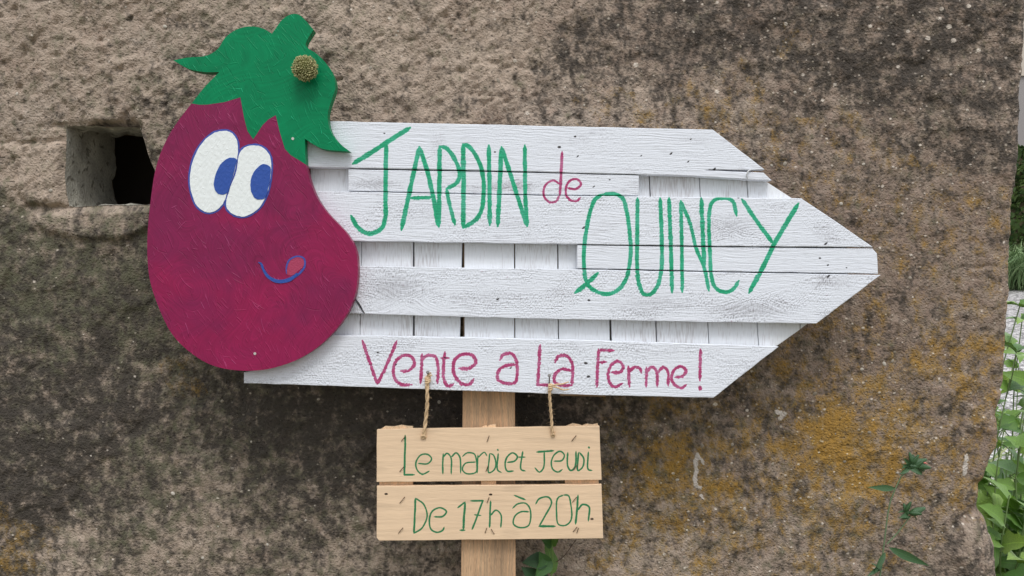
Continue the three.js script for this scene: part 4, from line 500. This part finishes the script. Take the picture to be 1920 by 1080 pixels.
twine('thick fuzzy jute twine tied to the nail below the letter n of Vente', [[802, 708, .006], [801, 722, .006], [801, 738, .004], [801, 758, -.002], [798, 790, -.012], [795, 812, -.015], [794, 819, -.018]], .0033, 3.2, [[[802, 708, .008], [803, 702, .01], [808, 699, .011]], [[802, 708, .008], [806, 704, .011], [810, 704, .012]]], 5);
twine('thin jute twine with two loose ends tied to the nail below the L of La', [[1032, 722, .006], [1030.5, 738, .004], [1031.5, 756, -.001], [1034, 785, -.010], [1035.5, 808, -.015], [1037, 816, -.018]], .0026, 4, [[[1034, 723, .008], [1044, 721, .011], [1054, 720, .010], [1066, 716, .007]], [[1034, 724, .008], [1046, 727, .011], [1056, 731, .010], [1067, 730, .007]]], 6);

// ------------------------------------------------------------------ plants in front of the wall
const slim = leafGeo(1, .2, .35, .25, 8, .02, 1.1);
{ // slender campion with two flower heads
  const z = .16, S = (x, y, dz = 0) => onZ(x, y, z + dz), t = thing('slender_wildflower', 'thin stemmed wildflower with two green bud clusters growing in front of the wall', 'plant'); const base = onZ(1622, 1080, z); base.x = S(1640, 1080).x - .05; base.y = 0; t.position.copy(base); const L = (x, y, dz) => S(x, y, dz).sub(base);
  const sm = std({ color: rgb(104, 122, 88), roughness: .75 }), lm = leafMat(100, 142, 100), bm = leafMat(82, 126, 78);
  part(t, 'stem', tube([new THREE.Vector3(0, 0, 0), new THREE.Vector3(.02, .35, .01), L(1652, 1065), L(1660, 1000), L(1668, 945), L(1678, 918), L(1690, 893), L(1708, 876)], .0021, .0013, 40), sm);
  part(t, 'side_stem', tube([L(1663, 1020), L(1682, 1000), L(1700, 977), L(1708, 968)], .0013, .001, 12), sm);
  const lf = (x0, y0, x1, y1, sz, g = slim, m = lm, roll = 0, dz = .02) => { const a = L(x0, y0), b = L(x1, y1, dz); putLeaf(t, a, b.clone().sub(a), a.distanceTo(b), g, m, roll, 'leaf', new THREE.Vector3(0, .6, 1)); };
  lf(1666, 1026, 1748, 1066, 1, slim, lm, .5); lf(1678, 916, 1632, 914, 1, slim, lm, -.3); lf(1660, 1035, 1640, 1078, 1, slim, bm); lf(1655, 1060, 1628, 1080, 1, slim, bm); lf(1652, 1072, 1638, 1052, 1, slim, bm, .8);
  const r = rng(31), bud = leafGeo(1, .36, .6, .5, 6, .05, 1), calyx = new THREE.LatheGeometry([[0, 0], [.13, .06], [.2, .25], [.2, .5], [.13, .78], [.07, 1], [0, .98]].map(p => new THREE.Vector2(...p)), 9);
  for (const [bx, by, n, m] of [[1706, 874, 8, 12], [1700, 964, 4, 9]]) {
    for (let i = 0; i < n; i++) { const a = -1.9 + 2.6 * (i + r() * .6) / n, l = 22 + 12 * r(), sx = bx + 12 * (r() - .3), sy = by + 9 * (r() - .5), p = L(sx, sy), q = L(sx + Math.cos(a) * l, sy + Math.sin(a) * l * .7, .02 * (r() - .5)); putLeaf(t, p, q.clone().sub(p), p.distanceTo(q), calyx, i % 2 ? bm : lm, r() * 6, 'flower_bud'); }
    for (let i = 0; i < m; i++) { const a = r() * 6.28, l = 14 + 16 * r(), sx = bx + 16 * (r() - .3), sy = by + 10 * (r() - .5); lf(sx, sy, sx + Math.cos(a) * l + 5, sy + Math.sin(a) * l * .6, 1, bud, i % 2 ? lm : bm, r() * 2 - 1, .03 * (r() - .4)); }
  }
  putLeaf(t, L(1727, 868), L(1738, 867).sub(L(1727, 868)), .014, bud, std({ color: rgb(206, 110, 100), roughness: .7, side: THREE.DoubleSide }), 0, 'petal');
}
{ // young plant at the post
  const z = .09, t = thing('broad_leaf_plant', 'young plant with broad dark green leaves beside the wooden post', 'plant'), base = onZ(1040, 1080, z); base.y = 0; t.position.copy(base); const L = (x, y, dz = 0) => onZ(x, y, z + dz).sub(base), sm = std({ color: rgb(110, 140, 70), roughness: .7 });
  part(t, 'stem', tube([new THREE.Vector3(0, 0, 0), new THREE.Vector3(-.005, .4, .005), L(1034, 1075), L(1036, 1045), L(1037, 1022), L(1034, 1008)], .003, .0012, 24), sm); part(t, 'twig', tube([L(1043, 1054), L(1058, 1042), L(1070, 1026), L(1080, 1012)], .0009, .0007, 10), std({ color: rgb(84, 66, 52), roughness: .9 }));
  const PM = [0, leafMat(96, 146, 70), leafMat(150, 190, 92), leafMat(66, 112, 62)], broad = leafGeo(1, .62, .25, .35, 9, .04), lf = (x0, y0, x1, y1, m, roll, dz = .015, g = broad) => { const a = L(x0, y0), b = L(x1, y1, dz); putLeaf(t, a, b.clone().sub(a), a.distanceTo(b) * 1.05, g, PM[m], roll, 'leaf', new THREE.Vector3(0, .5, 1)); };
  lf(1030, 1052, 983, 1051, 3, .3); lf(1032, 1046, 1008, 1082, 1, -.3, .03); lf(1012, 1092, 984, 1066, 3, .2); lf(1034, 1078, 1040, 1018, 2, .5, .004, LG[1]); lf(1034, 1085, 1000, 1096, 3, .3); lf(1026, 1066, 1016, 1040, 1, .2, .02); lf(1037, 1080, 1050, 1110, 1, .2, .03); lf(1035, 1024, 1020, 1012, 1, .3); lf(1035, 1022, 1044, 1008, 2, -.5); lf(1030, 1100, 985, 1110, 1, .4, .04);
}
scene.traverse(o => { if (o.isMesh || o.isInstancedMesh) { o.castShadow = true; o.receiveShadow = true; } });
renderer.render(scene, camera);
